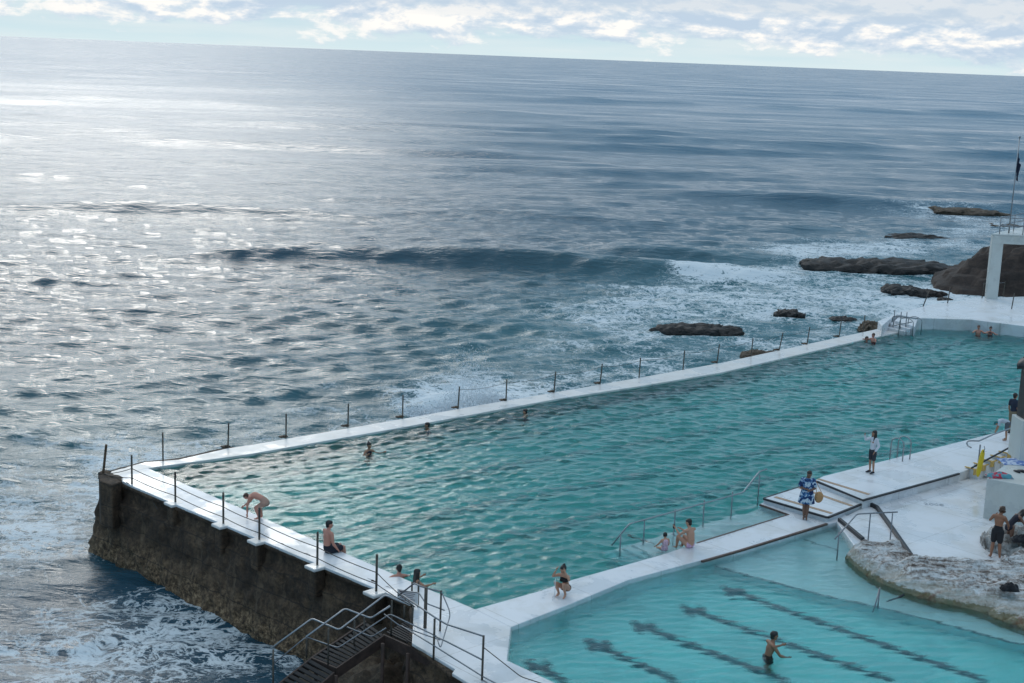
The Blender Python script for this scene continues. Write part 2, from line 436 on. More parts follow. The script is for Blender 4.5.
def build_sea():
    rows = np.concatenate([np.arange(0.25, 3, .35), np.arange(3, 420, .8), np.arange(420, 760, 1.6), [900, 1300, 2200, 4000]])
    H = CAM_H-SEA
    d = H*FOC/rows[::-1]
    az_ = np.radians(np.arange(-33, 36.01, .06))
    D, A = np.meshgrid(d, az_, indexing='ij')
    X = D*np.sin(A); Y = D*np.cos(A)
    dr = np.abs(np.gradient(d))[:, None]
    w = np.maximum(dr, D*np.radians(.06))
    Z = np.zeros_like(X)
    lowk = .22+.70*np.clip((D-150)/300, 0, 1)
    waves = []
    for i in range(90):
        lam = 1.6*(1.055**i)
        for k in range(1 if lam > 30 else 2):
            th = R(-90+8)+rng.normal(0, .22 if lam > 12 else .42)
            amp = .0105*lam**.80*rng.uniform(.5, 1.3)*(2.1 if lam < 2.4 else (.8 if lam < 5 else (.85 if lam < 9 else 1.25)))
            if lam > 30: amp *= .55
            if lam > 70: amp *= .8
            waves.append((lam, th, amp, rng.uniform(0, 6.28)))
    for lam, th, amp, ph in waves:
        k = 2*math.pi/lam
        att = np.exp(-(w/lam*2.6)**2)
        if lam > 5: att = att*(1-(1-lowk)*min(1, (lam-5)/5))
        arg = k*(X*math.cos(th)+Y*math.sin(th))+ph
        s = np.exp(1.1*(np.sin(arg)-1))*2.1-1.0
        Z += amp*att*s*.68
    # swell ridges seen in the photograph: (y distance, x range, height, half-width, tilt)
    for y0, xa, xb, hgt, wd, tl in [(121, -26, 24, 1.5, 3.4, .03), (133, 8, 30, .8, 3.0, .0), (262, -110, 10, 1.3, 8, .05), (196, 20, 90, 1.3, 6, .02),
                                    (330, -60, 160, 1.4, 11, .0), (430, -200, 40, 1.2, 14, .02), (92, -30, 2, .6, 3, .1), (158, -60, 10, .9, 5, .03), (620, -100, 300, 1.6, 20, 0)]:
        wob = 2.2*np.sin(X*.06+y0)+.6*np.sin(X*.17+y0*2)
        u = Y-(y0+tl*(X-xa))-wob*(y0/140)**.5
        if y0 == 121: crest = np.exp(-((u+1.2)/1.7)**2)/(1+np.exp(-(X-14.5)/.8))/(1+np.exp((X-22)/1.0))
        along = 1/(1+np.exp(-(X-xa)/((xb-xa)*.06)))/(1+np.exp((X-xb)/((xb-xa)*.06)))
        front = np.where(u < 0, wd*.55, wd*1.3)
        Z += hgt*along*np.exp(-(u/front)**2)*(.85+.15*np.sin(X*.15+y0))
    zc = Y*cP-(SEA-CAM_H)*sP; yc = Y*sP+(SEA-CAM_H)*cP
    PX = 512+X*FOC/zc*cR+yc*FOC/zc*sR; PY = 341.5-(-X*FOC/zc*sR+yc*FOC/zc*cR)
    # calmer against the wall
    A0 = Vector((*U(99, 474), 0)); s_out = (X-A0.x)*E2.x+(Y-A0.y)*E2.y      # distance seaward of the long kerb
    s_al = (X-A0.x)*E1.x+(Y-A0.y)*E1.y
    near = np.exp(-(np.maximum(s_out, 0)/6)**2)*(s_al > -3)
    Z *= 1-.45*np.exp(-(s_out/7)**2)/(1+np.exp(-(s_al+6)/3))
    Z = np.where(Y < 70, Z*.8, Z)

    def blob(x, y, rx, ry): return np.exp(-((PX-x)/rx)**2-((PY-y)/ry)**2)
    foam = np.zeros_like(X)
    foam += .26*np.exp(-((s_out-2)/9.)**2)*(s_al > -10)*np.clip((s_al+12)/12, 0, 1)      # wash along the kerb
    foam += .14*np.exp(-((s_out-6)/22.)**2)*(s_al > -20)
    foam += .34*blob(60, 640, 280, 75)+.17*blob(60, 480, 130, 40)+.10*blob(200, 470, 260, 45)
    foam += .35*blob(20, 525, 90, 12)+.25*blob(250, 650, 90, 18)
    foam += .7*blob(470, 396, 55, 13)+.25*blob(400, 388, 110, 20)
    foam += .50*blob(880, 290, 170, 30)+.52*blob(860, 246, 110, 9)+.95*blob(705, 268, 36, 6)+.5*blob(672, 266, 12, 3)+.55*blob(800, 258, 45, 12)
    foam += .32*blob(690, 300, 130, 26)+.22*blob(610, 350, 120, 26)+.16*blob(560, 300, 190, 40)
    foam += .45*blob(980, 225, 70, 16)+.7*blob(950, 305, 60, 14)+.35*blob(930, 208, 70, 8)
    foam -= .55*blob(520, 262, 200, 13)
    foam -= .25*blob(250, 335, 180, 45)
    foam -= .16*blob(140, 575, 60, 22)+.16*blob(30, 500, 120, 60)
    foam += .9*crest
    foam = np.clip(foam, 0, 1)**1.15
    sh = np.clip(.55*np.exp(-(np.maximum(s_out, 0)/30.)**2)+.35*blob(150, 430, 300, 60)+.8*blob(640, 330, 260, 60)+.6*blob(900, 280, 200, 45)-.9*blob(150, 640, 250, 90), 0, 1)  # last blob paints the shaded water near the wall darker
    nr, nc = X.shape
    co = np.stack([X, Y, Z+SEA], -1).reshape(-1, 3)
    idx = np.arange(nr*nc).reshape(nr, nc)
    q = np.stack([idx[:-1, :-1], idx[:-1, 1:], idx[1:, 1:], idx[1:, :-1]], -1).reshape(-1, 4)[:, ::-1]
    me = bpy.data.meshes.new('sea')
    me.vertices.add(len(co)); me.vertices.foreach_set('co', co.astype(np.float32).ravel())
    me.loops.add(q.size); me.loops.foreach_set('vertex_index', q.astype(np.int32).ravel())
    me.polygons.add(len(q)); me.polygons.foreach_set('loop_start', np.arange(0, q.size, 4, dtype=np.int32))
    me.update(calc_edges=True); me.validate()
    me.polygons.foreach_set('use_smooth', np.ones(len(q), dtype=bool))
    far_fac = np.clip(np.log(np.maximum(D, 40)/130.)/np.log(7.), 0, 1)
    for nm, arr in (('foam', foam), ('shallow', sh), ('far_fac', far_fac)):
        a = me.attributes.new(nm, 'FLOAT', 'POINT'); a.data.foreach_set('value', arr.astype(np.float32).ravel())
    me.materials.append(M['sea'])
    o = bpy.data.objects.new('sea', me); COL.objects.link(o); tag(o, 'deep blue ocean running to the horizon', None, None, 'structure')
    if me.polygons[0].normal.z < 0: me.flip_normals()
    return o


build_sea()

# seabed / ground sheet under everything
g_ = MB(); g_.prism([(-30000, -200), (30000, -200), (30000, 60000), (-30000, 60000)], -16, -14)
tag(g_.build('seabed', M['rockdark']), kind='structure')


# ------------------------------------------------------------------ decks and basins
def poly(pts, z): return [U(x, y, z) for x, y in pts]


def deck(name, pts, z, z0, m, label=None):
    b_ = MB(); b_.prism(poly(pts, z), z0, z)
    return tag(b_.build(name, m, bevel=.02), label, None, None, 'structure')


WB, WS = -0.045, -0.12      # water levels
FB, FS = -1.62, -1.25      # pool floors
deck('end_walkway', [(108, 474), (122, 481), (131, 485.5), (170, 502), (382, 591), (414, 605), (412, 643), (455, 669), (452, 673), (500, 702), (620, 770), (670, 744), (555, 683), (507, 660.4), (511, 627), (475, 609), (148, 468), (144.8, 462)], 0, -.09, M['deck'])
deck('end_walkway_base', [(120, 474), (139, 481), (390, 585), (422, 599), (420, 636), (460, 664), (625, 762), (668, 743), (556, 683), (508, 660.4), (512, 627.5), (474, 609.5), (149, 468.5), (145, 464)], -.09, -5.5, M['basin'])
deck('divider_walkway', [(475, 609), (541, 590.5), (571, 580), (657, 556), (700, 542), (740, 529.5), (789, 514.5), (759.5, 504), (763.6, 502), (827, 521), (845, 514), (850, 519), (827, 524), (740, 550.7), (694, 562), (628, 580), (570, 604), (511, 627)], 0, -5.5, M['deck'])
deck('sea_kerb', [(99.7, 474.5), (144.8, 462), (178, 459.6), (227, 448.3), (250, 445), (320, 433), (404, 418.5), (480, 405), (560, 391.4), (639, 377.7), (720, 363), (860, 332.7), (900, 324), (925, 326), (905, 331), (860, 340.3), (720, 372.7), (640, 386), (560, 398.3), (404, 427), (250, 454), (148, 468), (110, 477)], 0.004, -5.5, M['kerb'])
deck('far_deck', [(882, 326), (890, 319), (897, 314.5), (918, 318), (971.5, 319.5), (1024, 326), (1090, 337), (1180, 352), (1200, 296), (1024, 296.5), (982, 298), (930.6, 304.5), (899, 312.5), (878, 321)], .6, -5.5, M['deck'])
b_ = MB(); b_.prism([U(1080, 334, .35), U(1190, 352, .35), U(1190, 430, .35), U(1080, 398, .35)], -5.5, .35)
tag(b_.build('pool_end_deck', M['deck'], bevel=.02), kind='structure')
deck('step_deck', [(763.6, 498), (797, 487.5), (816, 481.5), (863, 503), (827, 516.6)], .18, -5.5, M['deck'])
deck('upper_deck', [(815, 480), (863, 499.5), (940, 478.4), (959, 473), (968, 469.5), (1014, 448), (1100, 420), (1100, 392), (1002, 431), (824, 475.8)], .36, -5.5, M['deck'])
deck('apron', [(836, 521), (868, 505), (959, 481), (1000, 470), (1100, 440), (1100, 610), (1024, 596), (945, 574), (905, 562), (856, 548)], .02, -2.0, M['deck'])


def line_strip(name, pts, z, wid, m, th=.012, label=None, cat=None, parent=None):
    b_ = MB(); P = [Vector((*U(x, y, z), 0)) for x, y in pts]
    L = []; Rr = []
    for i, p in enumerate(P):
        d = (P[min(i+1, len(P)-1)]-P[max(i-1, 0)]).normalized(); n = Vector((-d.y, d.x, 0))*wid/2
        L.append((p+n)[:2]); Rr.append((p-n)[:2])
    for i in range(len(P)-1):
        b_.prism([L[i], L[i+1], Rr[i+1], Rr[i]], z-.05, z+th)
    o = b_.build(name, m, parent)
    if not parent: tag(o, label, cat, None, 'structure')
    return o


# painted and fitted edges of the steps
line_strip('black_edge_line', [(763.6, 498.3), (827, 516.9)], .18, .07, M['black'])
line_strip('black_edge_line', [(764, 498), (797, 487.7), (814, 482)], .18, .06, M['black'])
line_strip('black_edge_line', [(828, 517), (862, 503.5)], .18, .07, M['black'])
line_strip('black_edge_line', [(817, 481), (863, 499.8), (940, 478.7), (959, 473.2)], .36, .08, M['black'])
line_strip('black_edge_line', [(759.8, 504.3), (788.8, 514.5), (740, 529.6), (697, 543)], 0.004, .05, M['brownstrip'])
line_strip('brown_edge_line', [(702, 561), (740, 550.2), (827, 523.5)], 0.004, .08, M['brownstrip'])
line_strip('tan_grip_strip', [(775, 497), (832, 513.5)], .18, .16, M['tan'])
line_strip('tan_grip_strip', [(800, 488), (852, 506)], .18, .16, M['tan'])
line_strip('tan_grip_strip', [(818, 479), (869, 494.5)], .36, .16, M['tan'])
for i, (p, q) in enumerate([((827, 517), (827, 522)), ((863, 500), (863, 505))]):
    pass


def inpoly(X, Y, pg):
    ins = np.zeros(X.shape, bool); n = len(pg)
    for i in range(n):
        x1, y1 = pg[i]; x2, y2 = pg[(i+1) % n]
        c = ((y1 > Y) != (y2 > Y)) & (X < (x2-x1)*(Y-y1)/(y2-y1+1e-12)+x1)
        ins ^= c
    return ins


def pool_water(name, pg, zw, zb, m, cell, amp, seed, label, nw=70):
    pa = np.array(pg); r_ = np.random.RandomState(seed)
    ang_ = R(10); c, s = math.cos(ang_), math.sin(ang_)
    rot = pa @ np.array([[c, s], [-s, c]])
    u0, v0 = rot.min(0); u1, v1 = rot.max(0)
    us = np.arange(u0, u1+cell, cell); vs = np.arange(v0, v1+cell, cell*.8)
    Uu, Vv = np.meshgrid(us, vs, indexing='ij')
    X = Uu*c+Vv*s; Y = -Uu*s+Vv*c
    Z = np.zeros_like(X)
    for i in range(nw):
        lam = .24*(1.023**i); th = R(-80)+r_.normal(0, .42); k = 2*math.pi/lam
        Z += amp*.0058*lam**.8*r_.uniform(.4, 1.3)*(np.exp(1.2*(np.sin(k*(X*math.cos(th)+Y*math.sin(th))+r_.uniform(0, 6.3)+1.1*np.sin(X*.7+i)+1.1*np.sin(Y*.5+2*i))-1))*2-1)
    cx = (X[:-1, :-1]+X[1:, 1:])/2; cy = (Y[:-1, :-1]+Y[1:, 1:])/2
    ins = inpoly(cx, cy, pg)
    nr, nc = X.shape; idx = np.arange(nr*nc).reshape(nr, nc)
    q = np.stack([idx[:-1, :-1], idx[1:, :-1], idx[1:, 1:], idx[:-1, 1:]], -1)[ins]
    off = nr*nc; faces = [q, q[:, ::-1]+off]
    pad = np.pad(ins, 1)
    I = ins
    for (di, dj, a, b2) in ((-1, 0, (0, 0), (0, 1)), (1, 0, (1, 1), (1, 0)), (0, -1, (1, 0), (0, 0)), (0, 1, (0, 1), (1, 1))):
        nb = pad[1+di:1+di+I.shape[0], 1+dj:1+dj+I.shape[1]]
        ii, jj = np.where(I & ~nb)
        A_ = idx[ii+a[0], jj+a[1]]; B_ = idx[ii+b2[0], jj+b2[1]]
        faces.append(np.stack([A_, A_+off, B_+off, B_], -1)[:, ::-1])
    q = np.concatenate(faces)
    co = np.concatenate([np.stack([X, Y, Z+zw], -1).reshape(-1, 3), np.stack([X, Y, np.full_like(X, zb)], -1).reshape(-1, 3)])
    used, inv = np.unique(q, return_inverse=True); q = inv.reshape(q.shape); co = co[used]
    me = bpy.data.meshes.new(name)
    me.vertices.add(len(co)); me.vertices.foreach_set('co', co.astype(np.float32).ravel())
    me.loops.add(q.size); me.loops.foreach_set('vertex_index', q.astype(np.int32).ravel())
    me.polygons.add(len(q)); me.polygons.foreach_set('loop_start', np.arange(0, q.size, 4, dtype=np.int32))
    me.update(calc_edges=True); me.validate()
    bm = bmesh.new(); bm.from_mesh(me); bmesh.ops.recalc_face_normals(bm, faces=bm.faces); bm.to_mesh(me); bm.free()
    sm = np.array([abs(p.normal.z) > .5 for p in me.polygons]); me.polygons.foreach_set('use_smooth', sm)
    me.materials.append(m)
    o = bpy.data.objects.new(name, me); COL.objects.link(o)
    return tag(o, label, None, None, 'structure')


main_pg = [U(x, y, WB) for x, y in [(128, 474), (250, 450.5), (404, 424), (560, 396), (720, 369.5), (860, 337.5), (900, 330), (925, 322), (980, 322), (1080, 340), (1120, 345), (1120, 402), (1010, 438), (860, 476), (800, 500), (790, 519), (740, 536), (657, 563), (571, 589), (541, 600), (474, 619)]]
small_pg = [U(x, y, WS) for x, y in [(500, 624), (566, 600), (626, 576), (740, 546), (820, 524), (850, 520), (880, 535), (950, 560), (1120, 600), (1120, 800), (640, 780), (640, 745), (550, 692), (497, 663)]]
b_ = MB(); b_.prism(main_pg, FB-.3, FB); tag(b_.build('main_pool_floor', M['floor_big']), kind='structure')
b_ = MB(); b_.prism(small_pg, FS-.3, FS); tag(b_.build('small_pool_floor', M['floor_small']), kind='structure')
pool_water('main_pool_water', main_pg, WB, FB-.05, M['water_big'], .075, 1.0, 3, 'rippled teal water of the long pool')
pool_water('small_pool_water', small_pg, WS, FS-.05, M['water_small'], .065, .48, 5, 'clear turquoise water of the small pool', 44)

# added sheet below the water line; its green stands in for the water's tint
M['tint_sheet'] = white_paint('pool_tint', tint=(.13, .33, .30), dirt=(.07, .17, .14), amount=.6)
for pl in ([(470, 606.5), (150, 468.4), (250, 454.2), (404, 427.2), (560, 398.5), (640, 386.2), (720, 372.9), (860, 340.5), (893, 333.5)],):
    b_ = MB(); Q_ = [Vector(U(x, y, 0)) for x, y in pl]; cq = Vector(U(560, 480, 0))
    for i in range(len(Q_)-1):
        d = (Q_[i+1]-Q_[i]).normalized(); n = Vector((-d.y, d.x)); n = n if n.dot(cq-Q_[i]) > 0 else -n
        b_.prism([Q_[i]-n*.02, Q_[i+1]-n*.02, Q_[i+1]+n*.035, Q_[i]+n*.035], FB+.01, -.075)
    tag(b_.build('main_pool_tint_sheet', M['tint_sheet']), kind='structure')

# submerged ledges
LZ = -.42
b_ = MB()
b_.prism([UF(x, y, WB, LZ) for x, y in [(632, 543), (753, 509), (772, 503), (800, 510), (770, 530), (665, 562)]], FB, LZ)
for k in range(3):
    o1 = k*9
    b_.prism([UF(x, y, WB, LZ-.22*(k+1)) for x, y in [(622-o1, 547+k*2.4), (633-o1, 542+k*2), (662-o1, 553+k*2.5), (657-o1, 562+k*2)]], FB, LZ-.22*(k+1))
tag(b_.build('submerged_step_ledge', M['ledge'], bevel=.02), kind='structure')
line_strip('dark_step_line', [(628, 541), (653, 550)], LZ-.0, .05, M['brownstrip'])
b_ = MB()
sl = [(706, 563), (740, 573), (824, 595.3), (885.5, 608.6), (938.8, 622), (1006, 640.5), (1120, 665)]
b_.prism([UF(x, y, WS, -.62) for x, y in sl+[(1120, 590), (950, 570), (870, 540), (840, 515), (760, 540)]], FS, -.62)
tag(b_.build('submerged_paddling_ledge', M['ledge'], bevel=.02), kind='structure')
b_ = MB()
for i in range(len(sl)-1):
    a = Vector(UF(*sl[i], WS, -.61)); c = Vector(UF(*sl[i+1], WS, -.61)); d = (c-a).normalized(); n = Vector((-d.y, d.x))*.035
    b_.prism([a+n, c+n, c-n, a-n], -.63, -.605)
a = Vector(UF(800, 538, WS, -.61)); c = Vector(UF(838, 550, WS, -.61)); d = (c-a).normalized(); n = Vector((-d.y, d.x))*.03
b_.prism([a+n, c+n, c-n, a-n], -.63, -.605)
tag(b_.build('ledge_edge_line', M['lane']), kind='structure')


def lane(p, q, zw, zf, w, bar=None):
    b_ = MB(); a = Vector(UF(*p, zw, zf)); c = Vector(UF(*q, zw, zf)); d = (c-a).normalized(); n = Vector((-d.y, d.x))*w/2
    b_.prism([a+n, c+n, c-n, a-n], zf-.02, zf+.006)
    if bar:
        a2 = a+d*bar[0]; n2 = Vector((-d.y, d.x))*bar[1]/2; e = d*w*.5
        b_.prism([a2+n2+e, a2-n2+e, a2-n2-e, a2+n2-e], zf-.02, zf+.010)
    tag(b_.build('lane_line', M['lane']), kind='structure')


for p, q in [((722, 587), (986, 681)), ((681, 606), (894, 681)), ((631, 622), (787, 681)), ((586, 640), (677, 681)), ((526, 661), (566, 681))]:
    lane(p, q, WS, FS, .32, (.5, .85))
for p, q in [((190, 489), (1020, 350)), ((240, 510), (1020, 376)), ((300, 538), (1020, 402)), ((370, 566), (990, 428)), ((170, 478), (1000, 335))]:
    lane(p, q, WB, FB, .28)

# ------------------------------------------------------------------ the sea wall
def fbm(p, o=4):
    return mnoise.fractal(p, 1.0, 2.0, o)


def sea_wall():
    top = [(230, 448), (178, 459.6), (144, 463), (104, 473.5), (99, 476.5), (121, 484), (170, 504), (382, 593), (412, 606), (411, 643), (452, 674), (620, 775)]
    P = [Vector((*U(x, y, -.1), 0)) for x, y in top]
    # arc-length samples
    seg = [0]
    for i in range(len(P)-1): seg.append(seg[-1]+(P[i+1]-P[i]).length)
    N = 330; V = 46; vs = []; fs = []
    cen = Vector((*U(400, 520, 0), 0))
    for i in range(N+1):
        s = seg[-1]*i/N
        k = max(j for j in range(len(seg)) if seg[j] <= s+1e-9); k = min(k, len(P)-2)
        p = P[k].lerp(P[k+1], (s-seg[k])/(seg[k+1]-seg[k]))
        # smoothed outward direction
        d = Vector((0, 0, 0))
        for w_ in (-1.2, -.6, 0, .6, 1.2):
            ss = min(max(s+w_, 0), seg[-1]-1e-6); kk = max(j for j in range(len(seg)) if seg[j] <= ss+1e-9); kk = min(kk, len(P)-2)
            d += (P[kk+1]-P[kk]).normalized()
        d.normalize(); n = Vector((d.y, -d.x, 0))
        if n.dot(p-cen) < 0: n = -n
        fcor = math.exp(-((s-seg[4])/3.0)**2)
        for j in range(V+1):
            v = j/V; z = -.06-4.6*v if (s < seg[3]) else -.07-4.6*v
            if seg[3] <= s < seg[5]: z = .03-4.7*v
            dep = -z
            outw = .05+.07*dep
            if dep > 1.7: outw += .12*min(1, (dep-1.7)/.8)
            if .22 < dep < .75: outw -= .14       # the undercut under the slab
            q = p+n*outw; q.z = z
            amp = .10*min(1, v*5+.15)
            nn = fbm(Vector((q.x*.9, q.y*.9, z*.9)), 5)*amp+fbm(Vector((q.x*3.1, q.y*3.1, z*3.1+9)), 4)*.10*min(1, v*6+.3)
            q += n*nn
            vs.append(q)
    for i in range(N):
        for j in range(V):
            a = i*(V+1)+j; fs.append((a, a+1, a+V+2, a+V+1))
    o = link('sea_wall', vs, fs, M['wall'], None, True)
    tag(o, 'rough dark concrete wall holding up the white end walkway above the sea', 'wall')
    me = o.data
    bm = bmesh.new(); bm.from_mesh(me)
    # give it body: close against the slab
    bm.to_mesh(me); bm.free()
    sol = o.modifiers.new('thick', 'SOLIDIFY'); sol.thickness = .35; sol.offset = -1 
    return o


sea_wall()
# corner block of broken concrete on the wall's outermost corner
b_ = MB(); b_.prism([U(x, y, .03) for x, y in [(98.5, 475), (110, 473), (122, 481.5), (112, 485), (100, 481)]], -1.6, .03)
o = b_.build('broken_corner_block', M['wall'], bevel=.05); tag(o, 'dark broken concrete block at the outermost corner of the pool', 'concrete block')

# ------------------------------------------------------------------ fences
def post(parent, x, y, z, h=1.0, lean=(0, 0), r=.032, m=None, bracket=True, out=None):
    b_ = MB(); b_.tube([(x, y, z-.02), (x+lean[0], y+lean[1], z+h)], r, 8)
    p = b_.build('post', m or M['post'], parent)
    if bracket:
        ox, oy = out or (0, 0)
        k = MB(); k.box((x+ox*.7, y+oy*.7, z+.02), (.34, .20, .06), R(42)); k.box((x+ox*.3, y+oy*.3, z+.04), (.13, .13, .10), R(42))
        o = k.build('bracket', M['bracket'], p, bevel=.03)
        o.parent = p; 
    return p


def sag(a, b, d=.05, n=6):
    a = Vector(a); b = Vector(b)
    return [a.lerp(b, i/n)-Vector((0, 0, d*4*(i/n)*(1-i/n))) for i in range(n+1)]


f = empty('cable_fence', P3(163, 461, 0), 0, 'line of thin weathered posts along the seaward kerb of the long pool', 'fence')
seaposts = [(163, 461, .0), (228, 448, .02), (286, 438, 0), (348, 427, .0), (402.5, 418, .0), (458, 408.5, .03), (506, 401, .0), (554, 392.5, .03), (600, 384, .05), (639, 377.5, .02), (683, 369.5, .02), (717, 363, .05), (751, 356.5, .03), (779, 350.5, .12), (807, 344.5, .06), (839, 337, .05), (863, 331.5, .03)]
tops = []
for i, (x, y, ln) in enumerate(seaposts):
    w = P3(x, y, 0); hh_ = .98 if i else 1.08
    post(f, w.x, w.y, 0, hh_, (ln*1.2, 0), .030, bracket=(i not in (0, 9, 10)), out=(E2.x*.28, E2.y*.28))
    tops.append(Vector((w.x+ln, w.y, hh_*.86)))
c = MB()
for i in range(5, len(tops)-1):
    c.tube(sag(tops[i], tops[i+1], .10), .009, 5)
c.build('cable', M['chain'], f)

f = empty('rail_fence', P3(133, 484, 0), 0, 'low post and two-cable fence along the dark wall side of the end walkway', 'fence')
lp = [(132, 484), (178, 501.5), (226, 523), (262, 539), (320, 564.5), (379, 590.5)]
T = []
pads = MB()
nrm = Vector((-.709, -.705, 0))
for i, (x, y) in enumerate(lp):
    w = P3(x, y, 0)
    if i: w += nrm*.10
    post(f, w.x, w.y, .02, 1.02 if i < 5 else 1.08, (0, 0), .034, bracket=False)
    T.append(w)
    if i:
        k = MB(); k.box((w.x+nrm.x*.05, w.y+nrm.y*.05, -.045), (.50, .50, .10), R(45), 0)
        pads.v and None
        o = k.build('post_pad', M['kerb'], f, bevel=.03)
        k = MB(); k.box((w.x+nrm.x*.02, w.y+nrm.y*.02, -.52), (.38, .40, .84), R(45)); k.build('buttress', M['wall'], f, bevel=.06)
c = MB()
pts_hi = [P3(104, 474, .35)]+[t_+Vector((0, 0, .56)) for t_ in T]+[P3(415, 607, .55)]
pts_lo = [P3(104, 474, .05)]+[t_+Vector((0, 0, .22)) for t_ in T]+[P3(415, 607, .22)]
for PP in (pts_hi, pts_lo):
    for i in range(len(PP)-1): c.tube(sag(PP[i], PP[i+1], .04), .013, 6)
c.build('cable', M['chain'], f)
w = P3(103, 473, .03)
b_ = MB(); b_.tube([(w.x, w.y, -.05), (w.x+.12, w.y+.05, 1.06)], .045, 8)
tag(b_.build('leaning_post', M['rust']), 'rusty post leaning on the dark corner block of the wall', 'post')
# fallen cable that droops over the wall face
b_ = MB(); b_.tube([P3(126, 482, .03), P3(150, 497, -.2), P3(168, 507, -.35)+nrm*.4], .012, 5)
tag(b_.build('loose_cable', M['chain']), 'slack cable hanging down the wall beside the first posts', 'cable')

# the stainless fence round the stair head and the near corner
f = empty('corner_railing', P3(440, 618, 0), 0, 'steel railing with two tall posts at the head of the metal stairs', 'railing')


def rails(parent, pts, r=.02, name='rail', m=None, rad=.12):
    c_ = MB(); c_.tube(bend(pts, rad), r, 8); return c_.build(name, m or M['galv'], parent, True)


def posts(parent, pxs, r=.026, m=None, name='post'):
    for (x, y, z0, z1) in pxs:
        a = P3(x, y, z0); k = MB(); k.tube([(a.x, a.y, z0-.03), (a.x, a.y, z1)], r, 8); k.build(name, m or M['galv'], parent, True)


def above(x, y, z0, h):
    a = P3(x, y, z0); a.z = z0+h; return a


posts(f, [(425, 628, 0, 1.14)], .045, M['post'])
posts(f, [(440, 631, 0, 1.13), (418, 607, 0, .75), (411.5, 606, 0, .7)], .026, M['post'])
rails(f, [above(398, 610, 0, .42), above(413.5, 620, 0, 1.05), above(418, 626, 0, 1.14), above(425, 628, 0, 1.12), above(441, 631, 0, 1.10)], .022)
rails(f, [above(400, 608, 0, .50), above(418, 620, 0, .78), above(425, 628, 0, .70), above(444, 631, 0, .58)], .018)
rails(f, [above(440, 631, 0, 1.12), above(450, 637, 0, .66), above(440, 660, 0, .30), above(437, 655, 0, .42)], .016, rad=.2)
b_ = MB(); b_.box((0, 0, 0), (.62, .025, .36)); a = above(407.5, 606, 0, .27)
sg = empty('notice_board', a, R(-20), 'small pale notice panel hung on the stair-head railing', 'sign')
link('panel', b_.v, b_.f, M['sign'], sg)
b_ = MB()
for k in range(5): b_.box((0, -.016, .11-.055*k), (.46-.06*(k % 3), .004, .014))
b_.box((-.2, -.016, .14), (.10, .004, .05))
link('printed_lines', b_.v, b_.f, M['signink'], sg)

f = empty('gangway_railing', P3(482, 680, 0), 0, 'galvanised railing with a bent top rail ending at a single post on the white corner', 'railing')
posts(f, [(482, 680, 0, 1.16), (433.5, 659, -.02, 1.06)], .028, M['post'])
rails(f, [above(401, 640, 0, 1.24), above(433.5, 659, 0, 1.12), above(445, 664, 0, 1.06), above(482, 680, 0, 1.14)], .022)
rails(f, [above(433.5, 659, 0, .62), above(446, 664, 0, .60), above(482, 680, 0, .52)], .02)
rails(f, [above(401, 641, 0, .42), above(433.5, 659, 0, .36), above(482, 680, 0, .10), above(520, 700, 0, .1)], .018)
rails(f, [above(482, 680, 0, .86), above(520, 697, 0, .52), above(565, 712, 0, .52), above(620, 740, 0, .5)], .012, 'cable', M['chain'])

# metal stairs down to the rocks
st = empty('metal_stairs', P3(385, 640, -.3), 0, 'dark steel stairs with open treads and zigzag handrails stepping down to the rocks', 'stairs')


def Q(x, y, z): return P3(x, y, z)


# landing plate at the top, gangway grating, flights (points given on their own level)
b_ = MB()
Zt = -.12; Zm = -.78; Zl = -1.5


def grating(corners, n, parent, name='tread_grating', th=.03, frame=True):
    """bars across from edge ab to edge dc"""
    a_, b2, c2, d2 = [Vector(p) for p in corners]; k = MB()
    for i in range(n):
        t0 = (i+.15)/n; t1 = (i+.75)/n
        v = [a_.lerp(d2, t0), b2.lerp(c2, t0), b2.lerp(c2, t1), a_.lerp(d2, t1)]
        dn = Vector((0, 0, -th)); vv_ = v+[p+dn for p in v]
        k.add(vv_, [(0, 1, 2, 3), (7, 6, 5, 4), (0, 4, 5, 1), (1, 5, 6, 2), (2, 6, 7, 3), (3, 7, 4, 0)])
    return k.build(name, M['grate'], parent)


def beam(parent, a_, b2, hgt=.24, wid=.06, name='stringer', m=None):
    a_ = Vector(a_); b2 = Vector(b2); d = (b2-a_).normalized(); n = Vector((-d.y, d.x, 0)).normalized()*wid/2; dz = Vector((0, 0, -hgt))
    v = [a_+n, a_-n, a_-n+dz, a_+n+dz, b2+n, b2-n, b2-n+dz, b2+n+dz]; k = MB()
    k.add(v, [(0, 1, 2, 3), (7, 6, 5, 4), (0, 4, 5, 1), (1, 5, 6, 2), (2, 6, 7, 3), (3, 7, 4, 0)])
    return k.build(name, m or M['stringer'], parent)


grating([Q(386, 632, Zt), Q(462, 668, Zt), Q(468, 660, Zt), Q(408, 620, Zt)], 9, st, 'landing_grating')
grating([Q(406, 640, -.03), Q(418, 646, -.03), Q(440, 633, -.03), Q(420, 625, -.03)], 10, st, 'landing_grating')
beam(st, Q(383, 634, Zt), Q(463, 670, Zt), .30)
grating([Q(312, 657, Zm), Q(336, 667, Zm), Q(384, 634, Zt-.02), Q(366, 621, Zt-.02)], 13, st)
beam(st, Q(336, 668, Zm), Q(384, 635, Zt), .30)
beam(st, Q(312, 657, Zm), Q(366, 621, Zt), .28)
beam(st, Q(311, 657, Zm), Q(337, 668, Zm), .24)
beam(st, Q(311, 658, Zm), Q(268, 692, Zl), .28)
beam(st, Q(334, 672, Zm), Q(296, 706, Zl), .28)
grating([Q(268, 692, Zl), Q(296, 706, Zl), Q(334, 671, Zm), Q(311, 658, Zm)], 9, st)
